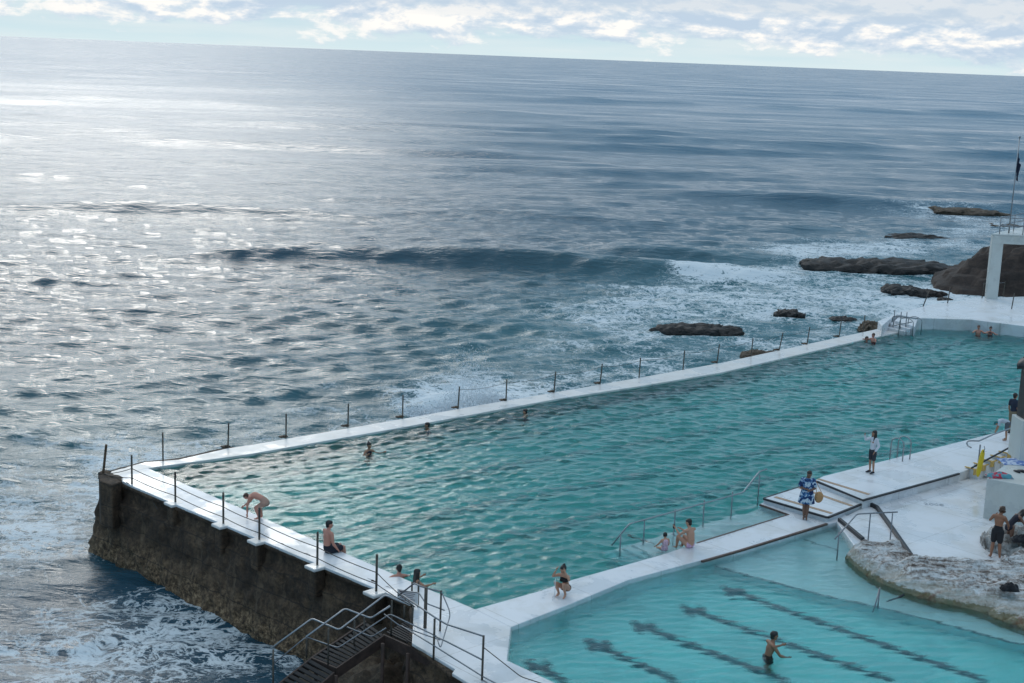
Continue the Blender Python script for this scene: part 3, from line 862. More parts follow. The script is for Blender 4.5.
for (x, y, z) in ((383, 640, Zt), (462, 670, Zt), (336, 672, Zm), (316, 660, Zm), (408, 650, Zt)):
    a = Q(x, y, z); k = MB(); k.tube([a+Vector((0, 0, -.1)), Vector((a.x, a.y, -3.2))], .05, 8); k.build('support_leg', M['stringer'], st, True)


def hr(pts, r=.022, m=None, nm='handrail'):
    return rails(st, [P3(x, y, z) for x, y, z in pts], r, nm, m, .1)


# near handrail and its mid rail
hr([(273, 647, Zl+1.15), (312, 618.5, Zm+1.0), (339, 630, Zm+1.0), (385, 595, Zt+1.05), (404, 603, Zt+1.05)], .026, M['steel'])
hr([(273, 664, Zl+.65), (306, 637, Zm+.62), (312, 639, Zm+.5), (338, 648, Zm+.5), (390, 614, Zt+.62), (436, 636, Zt+.62)], .018)
hr([(306, 637, Zm+.9), (345, 608.5, Zm+1.3), (371, 618.5, Zm+1.2), (390, 606, Zt+.95)], .026, M['steel'])
hr([(347, 627, Zm+.85), (372, 637, Zm+.75), (386, 628, Zt+.45)], .018)
hr([(384, 614, Zt+.62), (400, 626, Zt+.42), (440, 640, Zt+.40)], .016)
for (x0, y0, x1, y1, z) in ((273, 700, 273, 647, Zl), (306.5, 658, 306, 637, Zm), (328, 668, 328, 626, Zm), (354, 652, 354, 618, -.55), (391, 637, 391, 598, Zt), (404, 622, 404, 604, Zt), (412, 630, 412, 606, Zt), (364, 640, 364, 616, -.4)):
    a = P3(x0, y0, z-.1); k = MB()
    # rail post: straight up until it meets the photographed height
    hgt = (y0-y1)/38.0
    k.tube([a, a+Vector((0, 0, hgt))], .024, 8); k.build('rail_post', M['post'], st, True)

# ------------------------------------------------------------------ pool handrails and ladders
f = empty('pool_entry_railing', P3(759, 503, 0), 0, 'long steel handrail with six posts standing in the water beside the entry ledge', 'railing')
zr = .80
tp = [P3(611.5, 545.5, WB+.02), P3(629, 524, .62), P3(743, 492.5, .78), P3(759.5, 471.5, 1.12), P3(767, 469, 1.12)]
rails(f, tp, .026, 'handrail', M['steel'], .1)
for (x, y, zt) in ((620, 549, .38), (643.5, 540, .62), (674, 531, .68), (703, 522, .70), (731, 515, .76)):
    a = P3(x, y, WB); k = MB(); k.tube([(a.x, a.y, LZ-.3), (a.x, a.y, zt+.02)], .022, 8); k.build('post', M['galv'], f, True)
a = P3(757.5, 504, 0); k = MB(); k.tube([(a.x, a.y, -.05), (a.x, a.y, 1.07)], .022, 8); k.build('post', M['galv'], f, True)


def ladder(pos, rz, label, w=.5, h=.85, reach=.55, low=-1.0):
    root = empty('pool_ladder', pos, rz, label, 'ladder', 'pool ladders')
    for s_ in (-1, 1):
        pts = [(s_*w/2, -reach, 0), (s_*w/2, -reach, h*.75)]+[(s_*w/2, -reach/2+math.cos(t)*-reach/2, h*.75+math.sin(t)*h*.25) for t in [math.pi*k/8 for k in range(1, 8)]]+[(s_*w/2, 0, h*.75), (s_*w/2, 0.02, low)]
        k = MB(); k.tube(pts, .024, 8); link('side_rail', k.v, k.f, M['steel'], root, True)
    for z in (-.35, -.62, -.9):
        if z > low: k = MB(); k.box((0, 0, z), (w, .08, .03)); link('rung', k.v, k.f, M['steel'], root)
    return root


ladder(P3(897, 458, .36)+E2*.15, R(42.6), 'bright looped pool ladder on the edge beyond the standing girl')
root = ladder(P3(903, 333, 0.0), R(42.6), 'looped ladder at the far corner of the long pool beside the white steps', .9, 1.0, .9, -.8)
ld = empty('pool_ladder', P3(872, 617, WS), 0, 'thin slanting ladder rails rising from the small pool in front of the pale rock', 'ladder', 'pool ladders')
for (x0, y0, x1, y1) in ((872, 617, 880, 587.5), (877, 614, 880, 587.5), (886, 606, 904, 594.5)):
    a = P3(x0, y0, WS-.25); c2 = P3(x1, y1, .35 if x0 < 880 else -.05); k = MB(); k.tube([a, c2], .022 if x0 < 880 else .035, 8)
    k.build('side_rail', M['galv'] if x0 < 880 else M['black'], ld, True)

# ramp rail by the small pool
f = empty('ramp_railing', P3(837, 557, 0), 0, 'bent grey handrail on three posts at the ramp behind the pale rock', 'railing')
rails(f, [P3(835, 539, .72), P3(857, 514, .98), P3(897.5, 512, .98)], .024, 'handrail', M['galv'])
for (x, y, zb, zt) in ((837, 557, -.1, .72), (868, 541, 0.02, .96), (890, 541, .02, .96)):
    a = P3(x, y, zb); k = MB(); k.tube([(a.x, a.y, zb-.3), (a.x, a.y, zt)], .022, 8); k.build('post', M['galv'], f, True)


def kerb_bar(px, z, label, wid=.11, th=.12):
    k = MB(); P = [P3(x, y, z) for x, y in px]
    for i in range(len(P)-1):
        d = (P[i+1]-P[i]).normalized(); n = Vector((-d.y, d.x, 0))*wid/2
        k.prism([(P[i]+n)[:2], (P[i+1]+n)[:2], (P[i+1]-n)[:2], (P[i]-n)[:2]], z-.03, z+th)
    return tag(k.build('black_kerb', M['black'], bevel=.015), label, 'kerb')


kerb_bar([(869, 505), (877, 509), (894, 532.5), (911, 557)], .03, 'bent black kerb running down the white apron to the rock')
kerb_bar([(839, 521), (863, 541)], .02, 'short straight black kerb at the water side of the ramp')

# step block with yellow nosings up to the terrace
TZ = 1.45
ter = [U(x, y, TZ) for x, y in [(987, 478), (1003, 466), (1013, 458), (1100, 430), (1150, 470), (1100, 500)]]
b_ = MB(); b_.prism(ter, -.3, TZ)
tag(b_.build('raised_terrace', M['concrete'], bevel=.03), 'raised pale concrete terrace block above the white apron', 'terrace')
f = empty('yellow_edged_steps', P3(990, 460, .4), 0, 'flight of white steps with mustard yellow edges behind the terrace', 'steps')
for k in range(5):
    x = 975+k*8.4; y = 467.5-k*3.9; z = .40+.12*k
    a = P3(x, y, z); kk = MB(); kk.box((a.x, a.y, z-.2), (.42, .55, .4), R(42)); kk.build('tread', M['deck'], f, bevel=.01)
    kk = MB(); kk.box((a.x-.02, a.y-.29, z-.07), (.40, .05, .22), R(42)); kk.box((a.x-.20, a.y-.15, z+.01), (.07, .5, .03), R(42)); kk.build('nosing', M['ynose'], f)
kk = MB(); kk.tube([P3(971.5, 468, .50), P3(1011.5, 446.5, 1.1)], .035, 6); kk.build('edge_bar', M['black'], f)

# curled handrail with the yellow rescue board leaning on it
f = empty('curled_handrail', P3(977, 450, .36), 0, 'long handrail with a curled end near the yellow board', 'railing')
cr_ = [P3(971, 447.5, 1.05), P3(968, 446, 1.02), P3(966.5, 443, 1.12), P3(968, 441, 1.2), P3(972, 440.7, 1.22), P3(979, 441, 1.2), P3(993, 434.5, 1.2), P3(1010, 428.5, 1.2), P3(1040, 418, 1.2)]
rails(f, cr_, .03, 'handrail', M['steel'], .05)
a = P3(978, 466, .36); kk = MB(); kk.tube([(a.x, a.y, .3), (a.x, a.y, 1.2)], .03, 8); kk.build('post', M['galv'], f, True)
a = P3(1010, 452, .36); kk = MB(); kk.tube([(a.x, a.y, .3), (a.x, a.y, 1.2)], .03, 8); kk.build('post', M['galv'], f, True)
n_ = 24; vs = []; prof = []
for k in range(n_):
    t_ = 2*math.pi*k/n_; prof.append((.088*math.copysign(abs(math.cos(t_))**.8, math.cos(t_)), .53*math.copysign(abs(math.sin(t_))**.75, math.sin(t_))))
rb = empty('rescue_board', P3(977.5, 477, .36), R(-8), 'yellow rescue tube standing on end beside the curled handrail', 'rescue board')
vs = []; fs = []
for (dy, sc_) in ((-.05, .8), (-.03, 1), (.03, 1), (.05, .8)):
    vs += [(px_*sc_+(pz+.53)*.10, dy, (pz*sc_)+.54) for px_, pz in prof]
for r_i in range(3):
    for k in range(n_): fs.append((r_i*n_+k, r_i*n_+(k+1) % n_, (r_i+1)*n_+(k+1) % n_, (r_i+1)*n_+k))
fs.append(tuple(range(n_))[::-1]); fs.append(tuple(3*n_+k for k in range(n_)))
link('board', vs, fs, M['yellow'], rb, True)
kk = MB(); kk.tube([(.10, -.06, .98), (.14, -.07, 1.10), (.12, 0, 1.2)], .012, 6); link('strap', kk.v, kk.f, M['black'], rb)

# pedestal, black pillar and its canopy
f = empty('black_pillar', P3(1030, 457, TZ), 0, 'tall black pillar on a pale concrete pedestal under a dark drooping canopy', 'pillar')
p0 = P3(1028.5, 457.5, TZ)
kk = MB(); kk.box((p0.x, p0.y, TZ+.74), (1.15, 1.0, 1.5), R(5)); kk.build('pedestal', M['concrete'], f, bevel=.03)
kk = MB(); kk.box((p0.x+.02, p0.y, TZ+1.36+1.15), (.95, .8, 2.3), R(5)); kk.build('shaft', M['black'], f, bevel=.03)
vs = []; fs = []; nn_ = 32
for r_i, (rr, zz) in enumerate([(.05, 3.75), (.35, 3.70), (.62, 3.55), (.72, 3.42), (.70, 3.30)]):
    for k in range(nn_):
        t_ = 2*math.pi*k/nn_; ro = rr*(1+(.06*math.cos(8*t_) if r_i > 1 else 0)); vs.append((p0.x+math.cos(t_)*ro, p0.y+math.sin(t_)*ro, TZ+zz-(.05*math.cos(8*t_) if r_i == 4 else 0)))
for r_i in range(4):
    for k in range(nn_): fs.append((r_i*nn_+k, r_i*nn_+(k+1) % nn_, (r_i+1)*nn_+(k+1) % nn_, (r_i+1)*nn_+k))
fs.append(tuple(range(nn_))[::-1])
kk = MB(); kk.add(vs, fs); cn = kk.build('canopy', M['black'], f, True); cn.modifiers.new('s', 'SOLIDIFY').thickness = .03


def cloth(name, px, z, col1, col2, label, cat, w=.45, d=.3, h=.10, seed=0, rz=0.0, nz=6.0):
    g2 = []; f2 = []; n = 22
    for i in range(n+1):
        for j in range(n+1):
            u = i/n*2-1; v = j/n*2-1
            r_ = (abs(u)**2.6+abs(v)**2.6)
            ed = 1+.16*mnoise.noise(Vector((math.atan2(v, u)*1.2, seed, 0)))
            e = max(0, 1-r_)**.35
            zz_ = h*e*(.55+.45*mnoise.noise(Vector((u*2.2+seed, v*2.2, seed))))+.012*e
            g2.append((u*w*ed, v*d*ed, max(.003, zz_)))
    for i in range(n):
        for j in range(n):
            a_ = i*(n+1)+j; f2.append((a_, a_+n+1, a_+n+2, a_+1))
    m_ = bpy.data.materials.new(name+'_fabric'); m_.use_nodes = True; tt = m_.node_tree; bb = tt.nodes['Principled BSDF']; bb.inputs['Roughness'].default_value = .9
    q = nd(tt, 'ShaderNodeTexCoord'); tt.links.new(ramp_(tt, noise_(tt, q.outputs['Object'], nz, 2, .4), [(.46, col1), (.54, col2)], 'LINEAR'), bb.inputs['Base Color'])
    o_ = link(name, g2, f2, m_, None, True); o_.location = P3(px[0], px[1], z); o_.rotation_euler.z = rz
    md = o_.modifiers.new('s', 'SOLIDIFY'); md.thickness = .01; md.offset = 1
    return tag(o_, label, cat)


cloth('beach_towel', (999.5, 477), TZ, (.45, .04, .07), (.10, .30, .36), 'crumpled red and teal towel lying on the corner of the terrace', 'towel', .42, .22, .20, 1)
cloth('spread_towel', (1014, 462), TZ, (.50, .56, .68), (.10, .18, .42), 'flat pale blue towel spread by the pillar pedestal', 'towel', .5, .45, .03, 2)
sh = empty('pair_of_shoes', P3(1019, 472, TZ), R(20), 'dark pair of shoes beside the crumpled towel', 'shoes')
for s_ in (-1, 1):
    vs = []; fs = []
    for i in range(9):
        t_ = i/8; L_ = -.15+.30*t_; wd_ = .05*(.75+.5*math.sin(math.pi*min(1, t_*1.05))); ht_ = .10 if t_ < .35 else .10-.05*(t_-.35)/.65
        for k in range(10):
            a_ = 2*math.pi*k/10; vs.append((s_*.09+math.cos(a_)*wd_, L_, max(0, ht_*.5+math.sin(a_)*ht_*.5)))
    for i in range(8):
        for k in range(10): fs.append((i*10+k, i*10+(k+1) % 10, (i+1)*10+(k+1) % 10, (i+1)*10+k))
    fs.append(tuple(range(10))[::-1]); fs.append(tuple(80+k for k in range(10)))
    link('shoe', vs, fs, M['black'], sh, True)

# worn stencil on the apron: small dark scribble of figures
cu = bpy.data.curves.new('painted_figures', 'FONT'); cu.body = '2008'; cu.size = .36; cu.extrude = .002; cu.align_x = 'CENTER'; cu.align_y = 'CENTER'
o_t = bpy.data.objects.new('tmp', cu); me_t = bpy.data.meshes.new_from_object(o_t); bpy.data.objects.remove(o_t); me_t.name = 'painted_figures'
o = bpy.data.objects.new('painted_figures', me_t); COL.objects.link(o); o.location = P3(934, 504.5, .026)+Vector((0, 0, 0)); o.rotation_euler = (0, 0, R(-6))
fm_ = bpy.data.materials.new('worn_stencil'); fm_.use_nodes = True; tt = fm_.node_tree; bb = tt.nodes['Principled BSDF']
q = nd(tt, 'ShaderNodeTexCoord'); tt.links.new(ramp_(tt, noise_(tt, q.outputs['Object'], 9, 4, .7), [(.44, (.14, .15, .16)), (.53, (.52, .56, .61))]), bb.inputs['Base Color'])
me_t.materials.clear(); me_t.materials.append(fm_); tag(o, 'small worn dark figures stencilled on the white apron', 'stencil')

# ------------------------------------------------------------------ far platform, flag, railing
f = empty('concrete_platform', P3(995, 298, .6), 0, 'pale concrete portal frame carrying a viewing platform at the far end', 'platform')
a = P3(985.5, 298, .6); a.z = 0; dX = Vector((.995, -.10, 0)); dY = Vector((.10, .995, 0)); PH = 4.15
for k_, (o1, o2) in enumerate(((0, 0), (3.05, -.2), (6.2, -.4))):
    c2 = a+dX*(o1+.35)+dY*0; kk = MB(); kk.box((c2.x, c2.y, .6+(PH-.5)/2), (.72 if k_ == 0 else .7, .6, PH-.5+.02), math.atan2(dX.y, dX.x)); kk.build('column', M['concrete'], f, bevel=.03)
c2 = a+dX*4.0+dY*0; kk = MB(); kk.box((c2.x, c2.y, .6+PH-.25), (8.0, .62, .50), math.atan2(dX.y, dX.x)); kk.build('beam', M['concrete'], f, bevel=.03)
dY2 = Vector((.60, .80, 0)); sl_ = [a+dX*.02-dY2*.3, a+dX*9.5-dY2*.3, a+dX*9.5+dY2*6, a+dX*.02+dY2*6]
kk = MB(); kk.prism([(p.x, p.y) for p in sl_], .6+PH+.002, .6+PH+.12); kk.build('deck_slab', M['concrete'], f, bevel=.02)
pf = empty('platform_railing', (a.x, a.y, .6+PH+.12), 0, 'thin steel railing round the top of the viewing platform', 'railing')
zp = .6+PH+.12
cor = [a+dX*.45+dY2*5.6, a+dX*.45+dY2*.0, a+dX*9.3+dY2*0]
for zz_ in (1.05, .55):
    rails(pf, [Vector((p.x, p.y, zp+zz_)) for p in cor], .03, 'rail', M['galv'], .05)
for p in [cor[0], cor[0].lerp(cor[1], .5), cor[1]]+[cor[1].lerp(cor[2], k/6) for k in range(1, 7)]:
    kk = MB(); kk.tube([(p.x, p.y, zp-.02), (p.x, p.y, zp+1.05)], .03, 8); kk.build('post', M['galv'], pf, True)
fp = empty('flagpole', (0, 0, 0), 0, 'tall thin white flagpole rising behind the platform railing', 'flagpole')
b0 = a+dX*.75+dY2*.9; fp.location = (b0.x, b0.y, zp-.02)
kk = MB(); kk.tube([(b0.x, b0.y, zp-.02), (b0.x+.05, b0.y, zp+6.2)], .05, 8, .03); kk.build('pole', M['steel'], fp, True)
kk = MB(); kk.tube([(b0.x+.05, b0.y, zp+6.18), (b0.x+.05, b0.y, zp+6.30)], .07, 8); kk.build('cap', M['steel'], fp, True)
# limp flag hanging in folds
vs = []; fs = []; nu, nv = 26, 20
for i in range(nu+1):
    for j in range(nv+1):
        u = i/nu; v = j/nv
        fold = u*.34*(1-.4*v)
        vs.append((b0.x+.06+fold*.62+.05*math.sin(u*17+v*2), b0.y+.10*math.sin(u*14+v*3)*(.3+u), zp+5.25-v*1.15-u*.95*(1-.25*v)))
for i in range(nu):
    for j in range(nv): a_ = i*(nv+1)+j; fs.append((a_, a_+nv+1, a_+nv+2, a_+1))
fm_ = bpy.data.materials.new('flag_cloth'); fm_.use_nodes = True; tt = fm_.node_tree; bb = tt.nodes['Principled BSDF']; bb.inputs['Roughness'].default_value = .8
q = nd(tt, 'ShaderNodeTexCoord'); tt.links.new(ramp_(tt, noise_(tt, q.outputs['Object'], 1.6, 2, .4), [(.58, (.008, .012, .035)), (.63, (.30, .04, .05))]), bb.inputs['Base Color'])
o = link('flag', vs, fs, fm_, None, True); o.modifiers.new('s', 'SOLIDIFY').thickness = .01
tag(o, 'dark navy flag hanging limp in folds from the flagpole', 'flag')
# lone posts on the far deck
f = empty('deck_post_fence', P3(983, 297, .6), 0, 'sparse thin posts on the far deck in front of the concrete platform', 'fence')
fpx = [(923, 306, .12), (947.5, 303, 0.03), (982, 297.5, .02), (1003, 296, .02), (1011.5, 309, .03)]
for x, y, ln in fpx:
    w = P3(x, y, .6); kk = MB(); kk.tube([(w.x, w.y, .55), (w.x+ln*2.5, w.y, 1.6)], .035, 8); kk.build('post', M['post'], f, True)
a1 = P3(982, 297.5, .6); a2 = P3(1003, 296, .6); kk = MB(); kk.tube([(a1.x, a1.y, 1.5), (a2.x, a2.y, 1.5)], .02, 6); kk.build('rail', M['galv'], f, True)
# far white steps between kerb and far deck with their rails
f = empty('corner_steps', P3(895, 325, 0), 0, 'small white steps with a steel rail at the far seaward corner', 'steps')
for k in range(3):
    pp = [(885+k*5, 327-k*3.2), (889+k*5, 322-k*3), (920-k*1, 323-k*2.4), (905+k*5, 331.5-k*2.4)]
    z = .16+.16*k; kk = MB(); kk.prism([U(x, y, z) for x, y in pp], -.2, z); kk.build('tread', M['deck'], f, bevel=.02)
rails(f, [P3(892, 322, 1.0), P3(893, 316, 1.35), P3(918, 318.5, 1.45)], .03, 'handrail', M['galv'])
rails(f, [P3(892, 326, .6), P3(912, 322, .9)], .025, 'handrail', M['galv'])
for (x, y, z, h_) in ((893, 330, 0, 1.2), (899.5, 332, 0, 1.2), (905, 334, -.1, 1.3)):
    w = P3(x, y, z); kk = MB(); kk.tube([(w.x, w.y, z-.1), (w.x, w.y, z+h_)], .03, 8); kk.build('post', M['galv'], f, True)


# ------------------------------------------------------------------ rocks
def rock(name, label, px, pyb, width, depth, height, zb, m, seed, rz=0.0, rough=.42, flat=.75, cat='rock', group=None, skew=0.0, n=5):
    bm = bmesh.new(); bmesh.ops.create_icosphere(bm, subdivisions=n, radius=1.0)
    sx, sy, sz = width/2, depth/2, height; fr_ = 1.6/max(.6, min(sx, sy*1.5, 6))
    for v in bm.verts:
        p = v.co.copy(); nr_ = p.copy()
        e_ = (abs(p.x)**3+abs(p.y)**3+abs(p.z)**3)**(1/3); p = p.lerp(p/e_, .45)
        W = Vector((p.x*sx, p.y*sy, p.z*sz)); q = W*fr_+Vector((seed*7.3, seed*1.7, seed))
        d1 = fbm(q, 5); d2 = fbm(q*3.3, 5)
        W.x += nr_.x*sx*rough*.7*d1+.10*sx*d2*nr_.x; W.y += nr_.y*sy*rough*d1
        top = 1+rough*1.5*fbm(Vector((W.x*fr_*1.1, W.y*fr_*1.1, seed*3.1)), 4)
        rg = 1-2.4*abs(fbm(q*1.6+Vector((3, 9, 1)), 4))
        W.z = W.z*max(.25, top)+((.20*d2+.34*(rg-.55))*sz if W.z > 0 else 0)
        W.x += .10*min(sx, 2.5)*d2; W.y += .14*min(sy, 2.5)*rg*nr_.y
        v.co = W
    me = bpy.data.meshes.new(name); bm.to_mesh(me); bm.free()
    me.polygons.foreach_set('use_smooth', [True]*len(me.polygons)); me.materials.append(m)
    o_ = bpy.data.objects.new(name, me); COL.objects.link(o_)
    x, y = U(px, pyb, zb); o_.location = (x, y+depth/2*.7, zb); o_.rotation_euler.z = rz
    return tag(o_, label, cat, group)


def mpp(px, py, z): return (Vector(U(px+1, py, z))-Vector(U(px, py, z))).length


def prock(x0, x1, yb, ht_px, label, m, seed, dep=None, name='sea_rock', **kw):
    s = mpp((x0+x1)/2, yb, SEA); w_ = (x1-x0)*s
    d_ = Vector(U((x0+x1)/2, yb, SEA)).length; ppm = (CAM_H-SEA)*FOC/d_**2
    return rock(name, label, (x0+x1)/2, yb, w_*1.05, dep or max(1.0, .62*ht_px/ppm), ht_px*s*.45, SEA-.22, m, seed, **kw)


GR = 'wave-washed rocks off the long pool'
prock(655, 742, 334, 13, 'long low dark rock awash nearest the middle of the kerb', M['rockdark'], 1, rough=.12, flat=.7, group=GR)
prock(777, 804, 317, 9, 'small dark peaked rock standing alone in foam beyond the kerb', M['rockdark'], 2, group=GR)
prock(743, 783, 361, 13, 'brown pointed rock touching the outside of the kerb', M['rockplat'], 3, group=GR, rough=.15)
prock(833, 858, 322, 6, 'small flat rock in white foam near the corner steps', M['rockdark'], 4, group=GR)
prock(866, 894, 334, 15, 'mottled dark rock against the far corner steps', M['rockplat'], 5, group=GR)
prock(814, 960, 272, 16, 'broad dark shelf of rock with waves breaking over its seaward end', M['rockdark'], 6, group=GR, rough=.2, flat=.45)
prock(888, 926, 294, 10, 'rounded dark rock between the shelf and the far deck', M['rockdark'], 7, group=GR)
prock(919, 944, 295, 6, 'low rock beside the foot of the headland', M['rockbrown'], 8, group=GR)
prock(940, 953, 301, 4, 'tiny rock in foam just off the far deck', M['rockdark'], 9, group=GR)
prock(892, 946, 240, 7, 'low dark rock in the foam seaward of the shelf', M['rockdark'], 10, group=GR)
prock(942, 1001, 214.5, 7, 'farthest brown-topped rock out in the open water', M['rockplat'], 11, group=GR)
prock(985, 1030, 229, 5, 'flat rock behind the flagpole', M['rockplat'], 12, group=GR)


def headland():
    # sloping rocky point: outline grows towards the right edge of the view
    NX, NY = 150, 60; vs = []; fs = []
    p0 = Vector((*U(922, 291, SEA), 0)); L_ = 46.0
    for i in range(NX+1):
        for j in range(NY+1):
            u = i/NX; v = j/NY
            y = p0.y-3+v*26-u*6; x = p0.x+.6+u*L_+(y-p0.y)*.30
            ridge = min(1, u*L_/9)**.85*4.9+.8*u
            prof = math.exp(-((v-.38)/.30)**2) if v > .38 else math.exp(-((v-.38)/.24)**2)
            z = SEA-1.2+(ridge+1.2)*prof*(1 if u > 0 else 0)
            q = Vector((x*.16, y*.16, seed_*1.0))
            z += (fbm(q, 5)*1.0+fbm(q*4, 4)*.35)*min(1, u*6+.1)*(.4+.6*prof)
            z += .9*(.5-abs(fbm(q*2.2+Vector((1, 2, 3)), 4))*1.6)*min(1, u*5+.1)*prof
            z = .55*z+.45*math.floor(z*1.5+.6*fbm(q*1.3, 3))/1.5
            vs.append((x+.4*fbm(q*3, 3), y+.4*fbm(q*3+Vector((5, 5, 5)), 3), z))
    for i in range(NX):
        for j in range(NY): a_ = i*(NY+1)+j; fs.append((a_, a_+NY+1, a_+NY+2, a_+1))
    return tag(link('rocky_headland', vs, fs, M['rockbrown'], None, True), kind='structure')


seed_ = 4
headland()
# rocks under the far deck beside the platform columns
prock(990, 1060, 296, 20, 'dark broken rock filling the space under the platform', M['rockbrown'], 13, name='shore_rock', dep=6)


# rock shelf below the metal stairs
def shore():
    NX, NY = 130, 90; vs = []; fs = []
    a_ = Vector((*U(290, 668, SEA), 0)); o_ = Vector((*U(470, 690, SEA), 0)); d = (o_-a_); L_ = d.length; d.normalize(); n = Vector((d.y, -d.x, 0))
    for i in range(NX+1):
        for j in range(NY+1):
            u = i/NX; v = j/NY
            p = a_+d*(u*L_*1.6-1)+n*(v*14-3.2)
            q = Vector((p.x*.35, p.y*.35, 3.0))
            z = SEA-.7+1.9*min(1, max(0, (u*1.6-.05))*1.5)*(1-.25*v)+fbm(q, 5)*.8+fbm(q*3.3, 4)*.3
            if inpoly(np.array([p.x]), np.array([p.y]), main_pg)[0] or inpoly(np.array([p.x]), np.array([p.y]), small_pg)[0]: z = -6
            vs.append((p.x, p.y, min(z, -.7)))
    for i in range(NX):
        for j in range(NY): k_ = i*(NY+1)+j; fs.append((k_, k_+NY+1, k_+NY+2, k_+1))
    o2 = link('shore_rocks', vs, fs, M['rockplat'], None, True)
    if o2.data.polygons[0].normal.z < 0: o2.data.flip_normals()
    tag(o2, kind='structure')


shore()


def sandstone():
    """pale weathered outcrop between the apron and the small pool"""
    upper = [(846, 545), (866, 540.5), (898, 542), (911, 556), (945, 557.5), (975, 560), (1000, 561), (1010, 553), (1018, 548), (1040, 540), (1080, 535)]
    lower = [(845, 556), (858, 569), (880, 583), (905, 592), (937, 602), (960, 606), (985, 613), (1003, 621), (1024, 629), (1050, 640), (1080, 652)]
    N = 150; V = 60; vs = []; fs = []
    def smp(pl, t):
        x = pl[0][0]+(pl[-1][0]-pl[0][0])*t
        for i in range(len(pl)-1):
            if x <= pl[i+1][0]: break
        f_ = (x-pl[i][0])/(pl[i+1][0]-pl[i][0]); return x, pl[i][1]+(pl[i+1][1]-pl[i][1])*f_
    for i in range(N+1):
        t_ = i/N; ux, uy = smp(upper, t_); lx, ly = smp(lower, t_)
        A_ = Vector((*U(ux, uy, .32), .32)); B_ = Vector((*U(lx, ly, -.10), -.10))
        # where the top surface breaks to the lower face
        for j in range(V+1):
            v = j/V
            base_ = A_.lerp(B_, v)
            capz = .48*(1-.15*v) if v < .62 else .41-(.51+.0)*((v-.62)/.38)**1.25
            z = capz
            if v < .10: z = .02+(capz-.02)*math.sqrt(v/.10)
            end = min(1, t_*14+.02)**.5
            z = -.2+(z+.2)*end
            q = Vector((base_.x*.9, base_.y*.9, 1.0))
            zz_ = z+(fbm(q, 5)*.15+fbm(Vector((base_.x*1.0, base_.y*3.4, 7)), 5)*.12-.10*max(0, .25-abs(fbm(Vector((base_.x*.7, base_.y*2.2, 3)), 4)))*4)*min(1, v*8)*min(1, t_*10)
            if v > .62: base_ += Vector((0, -.25, 0))*math.sin((v-.62)/.38*math.pi)*.6
            base_ += Vector((0, 1, 0))*fbm(q*1.8, 4)*.10
            vs.append((base_.x, base_.y, zz_ if j < V else -1.0))
    for i in range(N):
        for j in range(V): a_ = i*(V+1)+j; fs.append((a_, a_+1, a_+V+2, a_+V+1))
    m_ = bpy.data.materials.new('weathered_sandstone'); m_.use_nodes = True; t2 = m_.node_tree; b2 = t2.nodes['Principled BSDF']; b2.inputs['Roughness'].default_value = .85
    g2 = nd(t2, 'ShaderNodeNewGeometry'); ps = g2.outputs['Position']; sp = nd(t2, 'ShaderNodeSeparateXYZ'); t2.links.new(ps, sp.inputs[0])
    st_ = noise_(t2, mapv_(t2, ps, (.5, 2.4, 5), rot=(0, 0, R(12))), 1.6, 8, .7, .6)
    fine = noise_(t2, ps, 9, 6, .75)
    f1 = math_(t2, 'ADD', math_(t2, 'MULTIPLY', st_, .62), math_(t2, 'MULTIPLY', fine, .38))
    top_c = ramp_(t2, f1, [(.36, (.05, .038, .03)), (.43, (.17, .13, .11)), (.48, (.36, .33, .31)), (.53, (.62, .61, .60)), (.62, (.76, .76, .77))])
    face = ramp_(t2, f1, [(.34, (.18, .13, .09)), (.46, (.46, .42, .36)), (.6, (.66, .65, .62))])
    low_ = math_(t2, 'ADD', sp.outputs[2], math_(t2, 'MULTIPLY', math_(t2, 'SUBTRACT', st_, .5), .5))
    cc = mix_(t2, ramp_(t2, low_, [(.16, 1.0), (.34, 0.0)]), top_c, face)
    cc = mix_(t2, ramp_(t2, math_(t2, 'ADD', sp.outputs[2], math_(t2, 'MULTIPLY', math_(t2, 'SUBTRACT', fine, .5), .3)), [(.0, 0.75), (.03, 0.0)]), cc, (.17, .14, .05))
    stain = math_(t2, 'MULTIPLY', ramp_(t2, noise_(t2, ps, 1.1, 4, .6), [(.58, 0.0), (.68, .8)]), ramp_(t2, sp.outputs[2], [(.1, 1.0), (.42, .3)]))
    cc = mix_(t2, stain, cc, (.20, .09, .05))
    t2.links.new(cc, b2.inputs['Base Color'])
    bp = nd(t2, 'ShaderNodeBump'); bp.inputs['Strength'].default_value = 1; bp.inputs['Distance'].default_value = .10; t2.links.new(f1, bp.inputs['Height']); t2.links.new(bp.outputs[0], b2.inputs['Normal'])
    o2 = link('sandstone_outcrop', vs, fs, m_, None, True)
    return tag(o2, 'long pale weathered sandstone outcrop between the white apron and the small pool', 'rock')


sandstone()
rock('white_boulder', 'pale whitewashed boulder behind the bending couple', 1024, 556, 2.2, 2.0, .62, .0, M['sand'], 21, rough=.15, flat=.8)
cloth('black_bag', (1009.5, 590), .46, (.012, .012, .015), (.02, .02, .024), 'crumpled black bag lying on the sandstone outcrop', 'bag', .26, .16, .26, 5)
cloth('dark_clothes', (1022, 541), .55, (.012, .012, .016), (.03, .03, .035), 'heap of dark clothes on the whitewashed boulder', 'clothes', .3, .2, .25, 6)

